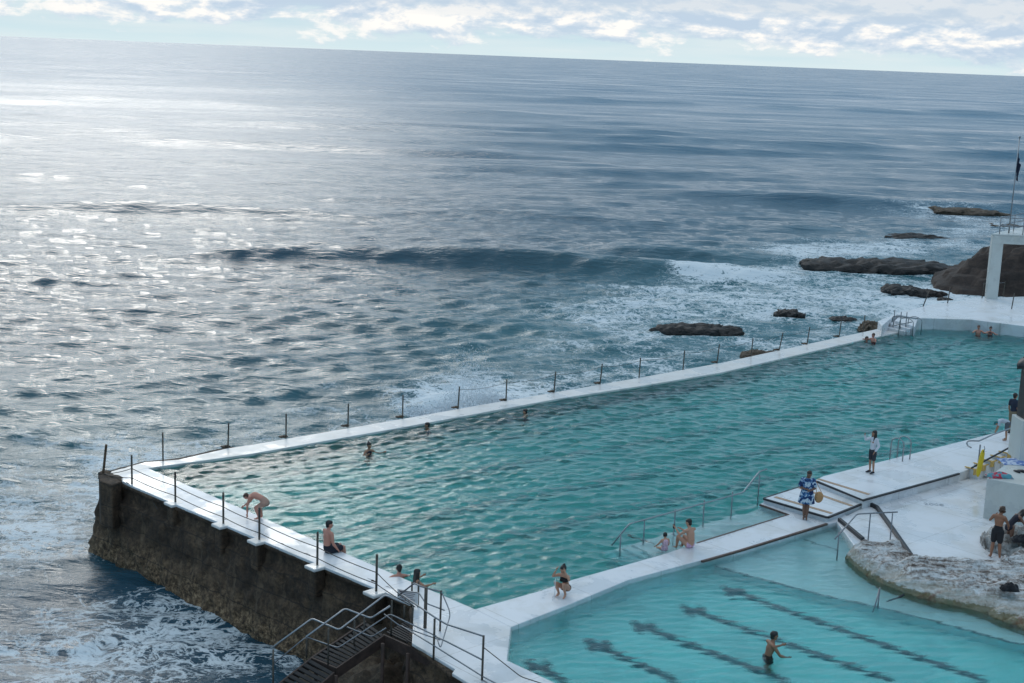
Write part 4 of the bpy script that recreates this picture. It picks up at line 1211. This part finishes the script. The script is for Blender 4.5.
# spray thrown up where the swell hits the kerb
def spray(name, cx, cy, w_, h_, n, seed, label, zb=SEA+.5, depth=1.5):
    r_ = np.random.RandomState(seed); k = MB()
    c0 = P3(cx, cy, 0)
    for i in range(n):
        u = r_.uniform(-1, 1); hh2 = h_*(1-abs(u)**1.6)*r_.beta(1.1, 1.9)*(1 if r_.rand() < .93 else 1.25)
        plume = .55+.45*math.sin(u*5+seed)
        p = c0+E1*(u*w_)+E2*(r_.normal(1.6, depth*.4))+Vector((0, 0, -1.6+hh2*plume+.9))
        s = r_.uniform(.014, .045)*(1.5 if hh2 < .5 else 1)
        a_ = r_.normal(0, 1, (4, 3)); a_ /= np.linalg.norm(a_, axis=1)[:, None]
        k.add([p+Vector(q)*s for q in a_], [(0, 1, 2), (0, 2, 3), (0, 3, 1), (1, 3, 2)])
    o2 = k.build(name, M['spray']); tag(o2, label, kind='stuff')


M['spray'] = mat('white_spray', (.80, .83, .86), .8)
spray('wave_spray', 490, 401, 3.0, 3.0, 15000, 1, 'white spray bursting above the kerb')


# ------------------------------------------------------------------ people
def skin(name, c): return mat(name, c, .55, var=.08, vscale=5)


SK = {'light': skin('skin_light', (.52, .27, .18)), 'mid': skin('skin_mid', (.38, .19, .115)), 'tan': skin('skin_tan', (.31, .14, .08)), 'dark': skin('skin_dark', (.20, .10, .065)), 'pink': skin('skin_pink', (.56, .25, .18))}
CL = {}


def fab(name, c, var=.12, vs=8):
    if name not in CL: CL[name] = mat(name, c, .85, var=var, vscale=vs)
    return CL[name]


HAIR = mat('dark_hair', (.018, .013, .011), .5, var=.3, vscale=20)
HAIRB = mat('brown_hair', (.07, .035, .02), .5, var=.3, vscale=20)
EYE = mat('eye_dark', (.02, .015, .012), .3)
LIP = mat('lip', (.30, .10, .09), .5)

STAND = dict(pel=(0, 0, .94), wai=(0, .01, 1.10), che=(0, .0, 1.28), nek=(0, -.01, 1.45), hed=(0, .02, 1.61),
             shl=(-.17, -.01, 1.39), shr=(.17, -.01, 1.39), ell=(-.22, -.03, 1.12), elr=(.22, -.03, 1.12), wrl=(-.24, .05, .88), wrr=(.24, .05, .88),
             hil=(-.09, 0, .90), hir=(.09, 0, .90), knl=(-.095, .01, .48), knr=(.095, .01, .48), anl=(-.10, -.02, .08), anr=(.10, -.02, .08), tol=(-.12, .14, .025), tor=(.12, .14, .025), face=(0, 1, 0))
SIT = dict(pel=(0, 0, .11), wai=(0, -.04, .27), che=(0, -.02, .45), nek=(0, .0, .62), hed=(0, .04, .78),
           shl=(-.17, 0, .56), shr=(.17, 0, .56), ell=(-.22, .02, .30), elr=(.22, .02, .30), wrl=(-.16, .22, .20), wrr=(.16, .22, .20),
           hil=(-.09, .03, .10), hir=(.09, .03, .10), knl=(-.11, .46, .12), knr=(.11, .46, .12), anl=(-.11, .50, -.30), anr=(.11, .50, -.30), tol=(-.12, .64, -.36), tor=(.12, .64, -.36), face=(0, 1, 0))
SQUAT = dict(pel=(0, -.16, .24), wai=(0, -.13, .38), che=(0, -.04, .54), nek=(0, .03, .70), hed=(0, .08, .85),
             shl=(-.16, .02, .64), shr=(.16, .02, .64), ell=(-.24, .22, .52), elr=(.24, .22, .52), wrl=(-.13, .26, .76), wrr=(.13, .26, .76),
             hil=(-.09, -.14, .22), hir=(.09, -.14, .22), knl=(-.13, .26, .46), knr=(.13, .26, .46), anl=(-.11, .06, .08), anr=(.11, .06, .08), tol=(-.13, .22, .025), tor=(.13, .22, .025), face=(0, 1, 0))
BENDP = dict(STAND, pel=(0, -.08, .90), wai=(0, .08, 1.0), che=(0, .28, 1.04), nek=(0, .44, .98), hed=(0, .58, .90), shl=(-.17, .38, .98), shr=(.17, .38, .98),
             ell=(-.20, .44, .70), elr=(.20, .44, .70), wrl=(-.16, .50, .46), wrr=(.16, .50, .46), face=(0, .6, -.8))


def blobs(segs, vox, name, m, parent, smooth=4):
    """one continuous skin over tapered limbs: a voxel-joined surface"""
    v = []; f = []
    for (a, b2, ra, rb, *fl) in segs:
        a = Vector(a); b2 = Vector(b2); fy = fl[0] if fl else 1.0
        d = b2-a; L_ = d.length
        if L_ < 1e-4: d = Vector((0, 0, 1)); L_ = 1e-4
        d = d/L_
        side = Vector((1, 0, 0)); side = (side-d*side.dot(d))
        if side.length < .1: side = Vector((0, 1, 0))-d*d.y
        side.normalize(); fr = d.cross(side)
        n = 12; k0 = len(v); rings = []
        for t_ in (-85, -60, -30, 0): rings.append((a-d*(-math.sin(R(t_)))*ra, ra*math.cos(R(t_))))
        for t_ in (0, 30, 60, 85): rings.append((b2+d*math.sin(R(t_))*rb, rb*math.cos(R(t_))))
        for c_, r_ in rings:
            for k in range(n): v.append(c_+side*math.cos(2*math.pi*k/n)*r_+fr*math.sin(2*math.pi*k/n)*r_*fy)
        for i in range(len(rings)-1):
            for k in range(n): f.append((k0+i*n+k, k0+i*n+(k+1) % n, k0+(i+1)*n+(k+1) % n, k0+(i+1)*n+k))
        f.append(tuple(k0+k for k in range(n))[::-1]); f.append(tuple(k0+(len(rings)-1)*n+k for k in range(n)))
    me = bpy.data.meshes.new(name); me.from_pydata([tuple(p) for p in v], [], f); me.update()
    bm = bmesh.new(); bm.from_mesh(me); bmesh.ops.recalc_face_normals(bm, faces=bm.faces); bm.to_mesh(me); bm.free()
    me.materials.append(m); o_ = bpy.data.objects.new(name, me); COL.objects.link(o_); o_.parent = parent
    r_ = o_.modifiers.new('join', 'REMESH'); r_.mode = 'VOXEL'; r_.voxel_size = vox; r_.use_smooth_shade = True
    if smooth: q_ = o_.modifiers.new('smooth', 'SMOOTH'); q_.factor = .5; q_.iterations = smooth
    return o_


def L(a, b2, t_): return Vector(a).lerp(Vector(b2), t_)


def person(label, loc, rz, pose, skin_, h=1.7, hair='short', hairm=None, slim=1.0, wear=(), group=None, female=False, lower=True):
    """wear: list of (kind, material)"""
    k = h/1.72; root = empty('person', loc, rz, label, 'person', group)
    J = {a: (Vector(b2)*k if a != 'face' else Vector(b2).normalized()) for a, b2 in pose.items()}
    w = slim*k
    if female:
        for a in ('shl', 'shr'): J[a].x *= .88
    seg = []; up_ = (J['nek']-J['che']).normalized()
    hipr = .105 if not female else .112
    seg += [(L(J['hil'], J['pel'], .4), L(J['hir'], J['pel'], .4), hipr*w, hipr*w, .95), (J['pel'], J['wai'], .135*w, .12*w if not female else .105*w, .75),
            (J['wai'], J['che'], .118*w if not female else .105*w, .152*w if not female else .13*w, .72), (J['che'], L(J['che'], J['nek'], .55), .15*w if not female else .13*w, .12*w, .66),
            (L(J['shl'], J['shr'], .12), L(J['shl'], J['shr'], .88), .062*w, .062*w), (L(J['che'], J['nek'], .7), J['nek'], .075*w, .058*w), (J['nek'], L(J['nek'], J['hed'], .6), .055*w, .050*w)]
    F = J['face']; hd = J['hed']; hu = (J['hed']-J['nek']).normalized()
    hu = (hu-F*hu.dot(F)*.7).normalized(); rt = F.cross(hu).normalized()
    # skull, jaw, nose, ears
    seg += [(hd+hu*.025*k-F*.018*k, hd+hu*.018*k+F*.012*k, .088*k, .083*k), (hd+F*.02*k, hd-hu*.075*k+F*.045*k, .066*k, .042*k), (hd-hu*.0*k+F*.085*k, hd-hu*.028*k+F*.102*k, .010*k, .016*k)]
    for s_ in (-1, 1): seg.append((hd+rt*s_*.083*k+hu*.012*k, hd+rt*s_*.082*k-hu*.022*k, .016*k, .012*k))
    for s_, (sh_, el_, wr_, hp, kn, an, to) in ((-1, ('shl', 'ell', 'wrl', 'hil', 'knl', 'anl', 'tol')), (1, ('shr', 'elr', 'wrr', 'hir', 'knr', 'anr', 'tor'))):
        seg += [(J[sh_], L(J[sh_], J[el_], .35), .056*w, .050*w), (L(J[sh_], J[el_], .35), J[el_], .050*w, .037*w), (J[el_], L(J[el_], J[wr_], .3), .038*w, .041*w), (L(J[el_], J[wr_], .3), J[wr_], .041*w, .025*w)]
        hd_ = (J[wr_]-J[el_]).normalized(); ax = hd_.cross(Vector((1, .3, .2))).normalized(); ac = hd_.cross(ax)
        palm = J[wr_]+hd_*.075*k
        seg += [(J[wr_], palm, .026*k, .030*k, .6)]
        for fi, ln in enumerate((.066, .076, .072, .056)):
            b0_ = palm+ax*(fi-1.5)*.019*k+hd_*.012*k; m0 = b0_+hd_*ln*.5*k+ac*.008*k; seg += [(b0_, m0, .0088*k, .0082*k), (m0, m0+hd_*ln*.42*k+ac*.018*k, .0082*k, .007*k)]
        seg += [(J[wr_]+hd_*.03*k-ax*.025*k, J[wr_]+hd_*.075*k-ax*.052*k+ac*.012*k, .011*k, .009*k)]
        if lower:
            seg += [(J[hp], L(J[hp], J[kn], .4), .092*w, .080*w), (L(J[hp], J[kn], .4), J[kn], .080*w, .053*w), (J[kn], L(J[kn], J[an], .32), .052*w, .056*w), (L(J[kn], J[an], .32), J[an], .056*w, .034*w),
                    (J[an], L(J[an], J[to], .45)+Vector((0, 0, .005)), .036*k, .034*k), (L(J[an], J[to], .1)-Vector((0, 0, .03*k)), J[to], .034*k, .026*k, .8)]
    if female: 
        cf = (J['hir']-J['hil']).normalized().cross(up_)*-1
        if cf.dot(F) < 0 and abs(F.z) < .7: cf = -cf
        for s_ in (-1, 1): seg.append((J['che']+cf*.075*w+Vector((s_*.062*w, 0, 0)), J['che']+cf*.085*w+Vector((s_*.062*w, 0, -.015)), .052*w, .052*w))
    blobs(seg, .0125, 'body', skin_, root)
    for s_ in (-1, 1):
        p = hd+F*.083*k+rt*s_*.030*k+hu*.012*k
        blobs([(p-rt*.008, p+rt*.008, .008, .008)], .004, 'eye', EYE, root, 0)
    p = hd-hu*.052*k+F*.083*k; blobs([(p-rt*.018, p+rt*.018, .008, .008)], .005, 'mouth', LIP, root, 0)
    hm = hairm or HAIR
    cap = [(hd+hu*.045*k-F*.030*k, hd+hu*.045*k-F*.002*k, .094*k, .086*k), (hd+hu*.02*k-F*.035*k, hd-hu*.03*k-F*.045*k, .085*k, .065*k), (hd+hu*.085*k+F*.02*k, hd+hu*.07*k+F*.055*k, .045*k, .035*k)]
    if hair in ('long', 'loose'):
        for s_ in (-1, -.4, .4, 1):
            a_ = hd+rt*s_*.07*k-F*.045*k; cap += [(a_+hu*.03, a_-hu*.16*k, .045*k, .050*k), (a_-hu*.16*k, a_-hu*(.38 if hair == 'long' else .27)*k-F*.02*k, .050*k, .026*k)]
        for s_ in (-1, 1): cap += [(hd+rt*s_*.085*k+hu*.02*k, hd+rt*s_*.088*k-hu*.16*k+F*.02*k, .028*k, .030*k), (hd+rt*s_*.088*k-hu*.16*k+F*.02*k, hd+rt*s_*.085*k-hu*.30*k+F*.05*k, .030*k, .018*k)]
    if hair == 'bun': cap += [(hd+hu*.12*k-F*.07*k, hd+hu*.125*k-F*.075*k, .045*k, .045*k)]
    if hair == 'bob':
        for s_ in (-1, 1): cap += [(hd+rt*s_*.078*k+hu*.03, hd+rt*s_*.08*k-hu*.07*k-F*.02*k, .035*k, .03*k)]
    if hair == 'tail': cap += [(hd-F*.09*k+hu*.04*k, hd-F*.15*k-hu*.15*k, .035*k, .02*k)]
    if hair == 'curly':
        r_ = random.Random(int(abs(loc[0])*100))
        for q in range(26):
            d_ = Vector((r_.uniform(-1, 1), r_.uniform(-1, 1), r_.uniform(-.4, 1))); d_.normalize()
            if d_.dot(F) > .45: continue
            p = hd+hu*.02*k+d_*.098*k; cap.append((p, p+d_*.012, .034*k, .028*k))
    if hair: blobs(cap, .011, 'hair', hm, root, 2)
    g_ = .011
    for kind, m_ in wear:
        if kind in ('shorts', 'trunks', 'pants', 'hotpants'):
            e = {'shorts': .82, 'trunks': .48, 'pants': 1.0, 'hotpants': .34}[kind]
            sg_ = [(L(J['hil'], J['pel'], .4), L(J['hir'], J['pel'], .4), hipr*w+g_, hipr*w+g_, .95), (J['pel'], L(J['pel'], J['wai'], .45), .135*w+g_, .13*w+g_, .78)]
            for hp, kn, an in (('hil', 'knl', 'anl'), ('hir', 'knr', 'anr')):
                sg_ += [(J[hp], L(J[hp], J[kn], e*.5), .096*w+g_, .090*w+g_), (L(J[hp], J[kn], e*.5), L(J[hp], J[kn], e*.92), .090*w+g_, (.078 if e < 1 else .060)*w+g_)]
                if kind == 'pants': sg_ += [(J[kn], L(J[kn], J[an], .9), .066*w, .052*w)]
            blobs(sg_, .013, 'shorts' if kind != 'pants' else 'trousers', m_, root, 3)
        elif kind == 'brief':
            blobs([(L(J['hil'], J['pel'], .35), L(J['hir'], J['pel'], .35), hipr*w+g_, hipr*w+g_, 1.0)], .012, 'briefs', m_, root, 2)
        elif kind == 'top':
            c0 = J['che']; 
            blobs([(c0-up_*.02*k, c0+up_*.025*k, .128*w+g_, .126*w+g_, .78)]+[(c0+(cf*.078*w)+Vector((s_*.062*w, 0, 0)), c0+cf*.088*w+Vector((s_*.062*w, 0, -.012)), .058*w, .056*w) for s_ in (-1, 1)], .012, 'bikini_top', m_, root, 2)
        elif kind == 'suit':
            blobs([(J['pel'], J['wai'], .138*w+g_, .112*w+g_, .80), (J['wai'], J['che'], .112*w+g_, .138*w+g_, .76), (J['che'], L(J['che'], J['nek'], .3), .134*w+g_, .12*w+g_, .7), (L(J['hil'], J['pel'], .4), L(J['hir'], J['pel'], .4), hipr*w+g_, hipr*w+g_)], .013, 'swimsuit', m_, root, 3)
        elif kind in ('shirt', 'longshirt'):
            sg_ = [(L(J['pel'], J['wai'], .35), J['wai'], .140*w+g_, .132*w+g_, .80), (J['wai'], J['che'], .130*w+g_, .160*w+g_, .76), (J['che'], L(J['che'], J['nek'], .6), .158*w+g_, .118*w+g_, .70), (L(J['shl'], J['shr'], .08), L(J['shl'], J['shr'], .92), .072*w+g_, .072*w+g_)]
            for sh_, el_, wr_ in (('shl', 'ell', 'wrl'), ('shr', 'elr', 'wrr')):
                sg_ += [(J[sh_], L(J[sh_], J[el_], .62), .064*w+g_, .056*w+g_)]
                if kind == 'longshirt': sg_ += [(L(J[sh_], J[el_], .62), J[el_], .054*w+g_, .048*w+g_), (J[el_], L(J[el_], J[wr_], .85), .047*w+g_, .036*w+g_)]
            blobs(sg_, .013, 'shirt', m_, root, 3)
        elif kind == 'shoes':
            for an, to in (('anl', 'tol'), ('anr', 'tor')):
                blobs([(J[an]-Vector((0, 0, .02)), L(J[an], J[to], .5), .048*k, .045*k), (L(J[an], J[to], 0)-Vector((0, .02, .03)), J[to]+Vector((0, 0, .012)), .044*k, .038*k, .8)], .012, 'shoe', m_, root, 2)
    return root


def facing(px, py, px2, py2):
    """yaw so that local +Y points from one ground point towards another"""
    a = P3(px, py, 0); c2 = P3(px2, py2, 0); d = c2-a; return math.atan2(-d.x, d.y)


SURF = WB
# 1 standing girl taking a photograph
girl = dict(STAND, elr=(.30, .16, 1.30), wrr=(.20, .30, 1.52), ell=(-.24, -.06, 1.14), wrl=(-.20, .08, .93), face=(.2, 1, .05))
g1 = person('girl in a loose white shirt and dark shorts standing with one hand raised', P3(871, 473, .36), R(118), girl, SK['mid'], 1.62, 'long', None, .88,
            [('longshirt', fab('white_shirt', (.62, .63, .68))), ('shorts', fab('charcoal_shorts', (.035, .035, .045))), ('shoes', fab('dark_shoes', (.03, .03, .04)))], female=True)
# 2 woman in the blue dress
lady = dict(STAND, elr=(.24, .02, 1.12), wrr=(.05, .20, 1.12), ell=(-.25, .02, 1.12), wrl=(-.08, .22, 1.08), anl=(-.04, .0, .08), anr=(.05, -.03, .08), tol=(-.05, .15, .025), tor=(.06, .12, .025), knl=(-.06, .01, .48), knr=(.07, .0, .48), hed=(-.03, .03, 1.60), face=(-.35, 1, -.1))
wl = P3(805, 519, .0)
g2 = person('woman in a blue and white patterned dress on the white steps, holding a phone', wl, R(168), lady, SK['dark'], 1.70, 'tail', None, 1.02, [], female=True)
dm = bpy.data.materials.new('blue_print_dress'); dm.use_nodes = True; tt = dm.node_tree; bb = tt.nodes['Principled BSDF']; bb.inputs['Roughness'].default_value = .85
q = nd(tt, 'ShaderNodeTexCoord'); tt.links.new(ramp_(tt, noise_(tt, q.outputs['Object'], 7.5, 3, .5, .8), [(.43, (.012, .03, .11)), (.49, (.05, .16, .36)), (.54, (.12, .24, .42)), (.58, (.55, .62, .70))]), bb.inputs['Base Color'])
vs = []; fs = []; rings = [(1.45, .085, .07), (1.40, .20, .10), (1.30, .205, .135), (1.15, .185, .13), (1.05, .18, .135), (.92, .215, .175), (.75, .245, .205), (.60, .275, .235), (.585, .26, .22)]
for i, (z, rx_, ry_) in enumerate(rings):
    for k in range(48):
        a_ = 2*math.pi*k/48; fo = 1+(.045*math.sin(a_*9+z*2)*(1.2-z) if z < 1.1 else 0); vs.append((rx_*math.cos(a_)*fo, ry_*math.sin(a_)*fo, z))
for i in range(len(rings)-1):
    for k in range(48): fs.append((i*48+k, i*48+(k+1) % 48, (i+1)*48+(k+1) % 48, (i+1)*48+k))
dr_ = link('dress', vs, fs, dm, g2, True); dr_.modifiers.new('s', 'SOLIDIFY').thickness = .008
blobs([((-.17, -.01, 1.385), (-.235, .0, 1.20), .078, .085), ((.17, -.01, 1.385), (.235, .0, 1.20), .078, .085)], .013, 'sleeve', dm, g2, 2)
# straw bag at her side
bgm = mat('straw_weave', (.55, .29, .13), .85, var=.25, vscale=30, bump=.5, bscale=60)
sb = empty('straw_bag', wl+Vector((.42, .06, .56)), R(12), 'round straw shoulder bag at the side of the woman in the blue dress', 'bag')
vs = []; fs = []
for i in range(9):
    y_ = -.07+.14*i/8; rr = math.sqrt(max(.02, 1-((y_/.085)**2)))
    for k in range(20): a_ = 2*math.pi*k/20; vs.append((math.cos(a_)*.16*rr, y_, .22+math.sin(a_)*(.21 if math.sin(a_) < 0 else .19)*rr))
for i in range(8):
    for k in range(20): fs.append((i*20+k, i*20+(k+1) % 20, (i+1)*20+(k+1) % 20, (i+1)*20+k))
fs.append(tuple(range(20))[::-1]); fs.append(tuple(160+k for k in range(20)))
link('pouch', vs, fs, bgm, sb, True)
kk = MB(); kk.tube(bend([(-.10, 0, .36), (-.14, 0, .70), (-.16, 0, .84), (-.10, .02, .70), (.08, 0, .38)], .05), .010, 6); link('strap', kk.v, kk.f, bgm, sb, True)
# 3 squatting woman
g3 = person('woman in a black bikini squatting on the divider walkway with raised hands', P3(563, 596, 0), R(150), dict(SQUAT, wrr=(.16, .20, .84), wrl=(-.13, .16, .80), elr=(.27, .18, .62), ell=(-.26, .16, .60), face=(.25, 1, -.3)), SK['light'], 1.66, 'bun', None, .95,
            [('top', fab('black_swim', (.015, .015, .018))), ('brief', fab('black_swim', (.015, .015, .018)))], female=True)
# 4 seated adult and toddler on the ledge edge
g4 = person('bare-backed adult in pink briefs sitting on the divider edge facing a camera stick', P3(690, 547.5, 0), R(38), dict(SIT, che=(0, .02, .46), nek=(0, .07, .63), hed=(0, .13, .78), shl=(-.18, .05, .57), shr=(.18, .05, .57), ell=(-.27, .22, .40), wrl=(-.24, .44, .54), elr=(.20, .25, .36), wrr=(.05, .46, .46), knl=(-.20, .36, .30), anl=(-.16, .44, -.08), tol=(-.17, .58, -.14), knr=(.14, .42, .24), anr=(.12, .48, -.16), tor=(.13, .62, -.22), face=(-.35, 1, -.35)), SK['light'], 1.72, 'short', None, 1.0,
            [('brief', fab('pink_print', (.62, .38, .52), .4, 22))])
g5 = person('small child in a pink swimsuit sitting in the shallow ledge water beside the adult', P3(664.5, 551, -.10), R(20), dict(SIT, hed=(0, .04, .82), knl=(-.12, .38, .05), knr=(.12, .38, .05), anl=(-.13, .60, -.06), anr=(.13, .60, -.06), tol=(-.13, .64, .06), tor=(.13, .64, .06), ell=(-.30, .1, .34), wrl=(-.36, .26, .20)), SK['light'], 1.12, 'bob', None, 1.15, [('suit', fab('pink_child_print', (.62, .40, .48), .45, 26))])
stk = P3(673, 540, 0)
sb = empty('camera_stick', stk, 0, 'thin camera stick held up in front of the seated adult', 'camera stick')
kk = MB(); kk.tube([(0, 0, -.38), (.0, .0, .42)], .010, 6); link('rod', kk.v, kk.f, M['steel'], sb, True)
kk = MB(); kk.box((0, 0, .46), (.07, .03, .14)); link('phone', kk.v, kk.f, M['black'], sb)
sb = empty('camera_stick', P3(554.5, 599, 0), 0, 'thin white tripod stick in front of the squatting woman', 'camera stick')
kk = MB(); kk.tube([(0, 0, .02), (0, 0, .62)], .011, 6); link('rod', kk.v, kk.f, fab('white_plastic', (.7, .7, .72)), sb, True)
for a_ in (0, 120, 240):
    kk = MB(); kk.tube([(0, 0, .12), (.13*math.cos(R(a_)), .13*math.sin(R(a_)), 0.0)], .008, 5); link('foot', kk.v, kk.f, fab('white_plastic', (.7, .7, .72)), sb, True)
# 5 seated man with his back turned
g6 = person('man in dark shorts sitting on the end walkway with his back turned', P3(328, 552.5, 0), R(-52), dict(SIT, che=(0, -.02, .50), nek=(0, .0, .68), hed=(0, .04, .84), shl=(-.20, 0, .62), shr=(.20, 0, .62), ell=(-.24, .04, .34), elr=(.25, .02, .34), wrl=(-.14, .26, .18), wrr=(.20, .20, .12), face=(.3, 1, -.1)), SK['pink'], 1.80, 'short', None, 1.08, [('shorts', fab('navy_shorts', (.012, .014, .025)))])
# 6 bending man
g7 = person('bare man bending down on the edge of the end walkway with hands low', P3(260, 519, 0), R(72), dict(BENDP, pel=(0, -.20, .62), hil=(-.09, -.19, .58), hir=(.09, -.19, .58), wai=(0, -.03, .75), che=(0, .18, .80), nek=(0, .36, .77), hed=(0, .50, .72), shl=(-.17, .30, .76), shr=(.17, .30, .76), knl=(-.12, .10, .42), knr=(.12, .08, .42), ell=(-.22, .36, .46), elr=(.20, .46, .52), wrl=(-.18, .38, .20), wrr=(.16, .66, .34)), SK['pink'], 1.66, 'short', HAIRB, 1.05, [('trunks', fab('tan_trunks', (.42, .25, .19)))])
# 7 couple in the water by the wall
inwater = dict(STAND, ell=(-.34, .12, 1.30), elr=(.34, .12, 1.30), wrl=(-.40, .34, 1.34), wrr=(.36, .34, 1.34))
g8 = person('man in the water leaning his arms on the end walkway, dark cropped hair', P3(399, 577, WB)+Vector((0, 0, -1.36)), R(20), dict(inwater, ell=(-.42, -.10, 1.34), wrl=(-.62, -.06, 1.36), wrr=(.2, .3, 1.2)), SK['pink'], 1.72, 'bun', None, 1.05, [('shorts', fab('navy_shorts', (.012, .014, .025)))])
g9 = person('dark-haired woman in a dark swimsuit in the water beside the leaning man', P3(416.5, 584, WB)+Vector((0, 0, -1.22)), R(-65), inwater, SK['mid'], 1.66, 'long', None, .95, [('suit', fab('dark_swim', (.02, .018, .03)))], female=True)
# swimmers in the long pool
g10 = person('swimmer with a dark bun upright in the middle of the long pool', P3(369, 452, WB)+Vector((0, 0, -1.30)), R(-140), dict(inwater, ell=(-.36, .1, 1.2), elr=(.36, .1, 1.2), wrl=(-.5, .25, 1.30)), SK['mid'], 1.66, 'bun', None, .95, [('suit', fab('dark_swim', (.02, .018, .03)))], female=True)
swim = dict(STAND)
g11 = person('swimmer doing laps near the seaward kerb, only dark head and shoulders showing', P3(427.5, 426.5, WB)+Vector((0, 0, -1.54)), R(100), inwater, SK['mid'], 1.70, 'short', None, 1.0, [('trunks', fab('navy_shorts', (.012, .014, .025)))])
g12 = person('swimmer with wet hair beside the kerb where the spray bursts', P3(525.5, 413, WB)+Vector((0, 0, -1.54)), R(80), inwater, SK['light'], 1.70, 'short', None, 1.0, [('trunks', fab('navy_shorts', (.012, .014, .025)))])
g13 = person('reddish-shouldered bather nearest the kerb rocks, talking with arms on the edge', P3(873, 341, WB)+Vector((0, 0, -1.26)), R(120), inwater, SK['pink'], 1.70, 'short', HAIRB, 1.0, [('trunks', fab('red_trunks', (.30, .04, .04)))])
g13b = person('bather half hidden behind the red-shouldered one at the kerb', P3(866.5, 340, WB)+Vector((0, 0, -1.42)), R(-100), inwater, SK['pink'], 1.62, 'tail', HAIRB, .95, [('suit', fab('dark_swim', (.02, .018, .03)))], female=True)
g14 = person('sunburnt bather standing in the water against the far wall', P3(978, 334, WB)+Vector((0, 0, -1.20)), R(175), inwater, SK['pink'], 1.72, 'short', HAIRB, 1.05, [('trunks', fab('red_trunks', (.30, .04, .04)))])
g15 = person('bather in a dark hat standing in the water against the far wall', P3(990, 334.5, WB)+Vector((0, 0, -1.22)), R(160), inwater, SK['pink'], 1.68, 'bun', HAIR, .95, [('suit', fab('dark_swim', (.02, .018, .03)))], female=True)
# wading man in the small pool
g16 = person('man in black shorts wading waist-deep across the lane lines of the small pool', P3(768, 654, WS)+Vector((0, 0, -1.13)), R(-75), dict(STAND, che=(0, .06, 1.27), nek=(0, .10, 1.43), hed=(0, .14, 1.59), shl=(-.18, .06, 1.38), shr=(.18, .06, 1.38), ell=(-.24, .20, 1.16), wrl=(-.20, .44, 1.22), elr=(.24, .22, 1.14), wrr=(.20, .46, 1.04)), SK['tan'], 1.76, 'short', None, 1.0, [('shorts', fab('black_swim', (.015, .015, .018)))])
# people at the far right
g17 = person('person in a navy top and khaki trousers standing by the black pillar', P3(1011, 434, .36), R(-60), STAND, SK['mid'], 1.74, 'short', None, 1.0, [('shirt', fab('navy_top', (.02, .026, .05))), ('pants', fab('khaki', (.22, .17, .11))), ('shoes', fab('dark_shoes', (.03, .03, .04)))])
g18 = person('person in a pale shirt and teal cap bending forward beside the navy-topped one', P3(1005.5, 440.5, .36), R(75), dict(BENDP, wai=(0, .06, .98), che=(0, .24, 1.0), hed=(0, .52, .84), nek=(0, .40, .93), elr=(.20, .42, .72), ell=(-.20, .42, .72)), SK['mid'], 1.40, 'bun', fab('teal_cap', (.02, .16, .16)), .95, [('shirt', fab('pale_shirt', (.46, .50, .55))), ('shorts', fab('grey_shorts', (.10, .11, .13)))])
g19 = person('shirtless man in black shorts with long reddish hair at the terrace corner, back turned', P3(995, 558, .02), R(-35), dict(STAND, hed=(.04, .10, 1.58), nek=(0, .04, 1.44), che=(0, .02, 1.27), ell=(-.30, .06, 1.20), wrl=(-.20, .22, 1.34), elr=(.26, .16, 1.12), wrr=(.22, .36, .98), knl=(-.12, .03, .48), anl=(-.13, -.04, .08), tol=(-.22, .08, .025), anr=(.12, .05, .08), face=(.5, .9, -.4)), SK['tan'], 1.70, 'curly', HAIRB, 1.05, [('shorts', fab('black_swim', (.015, .015, .018)))])
g20 = person('tanned woman bending over towards the boulder beside the shirtless man', P3(1008, 552, .02), R(-80), dict(BENDP, pel=(0, -.08, .88), wai=(0, .02, 1.04), che=(0, .16, 1.18), nek=(0, .28, 1.26), hed=(0, .38, 1.34), shl=(-.16, .22, 1.24), shr=(.16, .22, 1.24), ell=(-.2, .36, 1.02), elr=(.2, .36, 1.02), wrl=(-.1, .58, .98), wrr=(.1, .58, .98), face=(0, .8, -.6)), SK['dark'], 1.66, 'loose', None, .95, [('suit', fab('dark_swim', (.02, .018, .03)))], female=True)
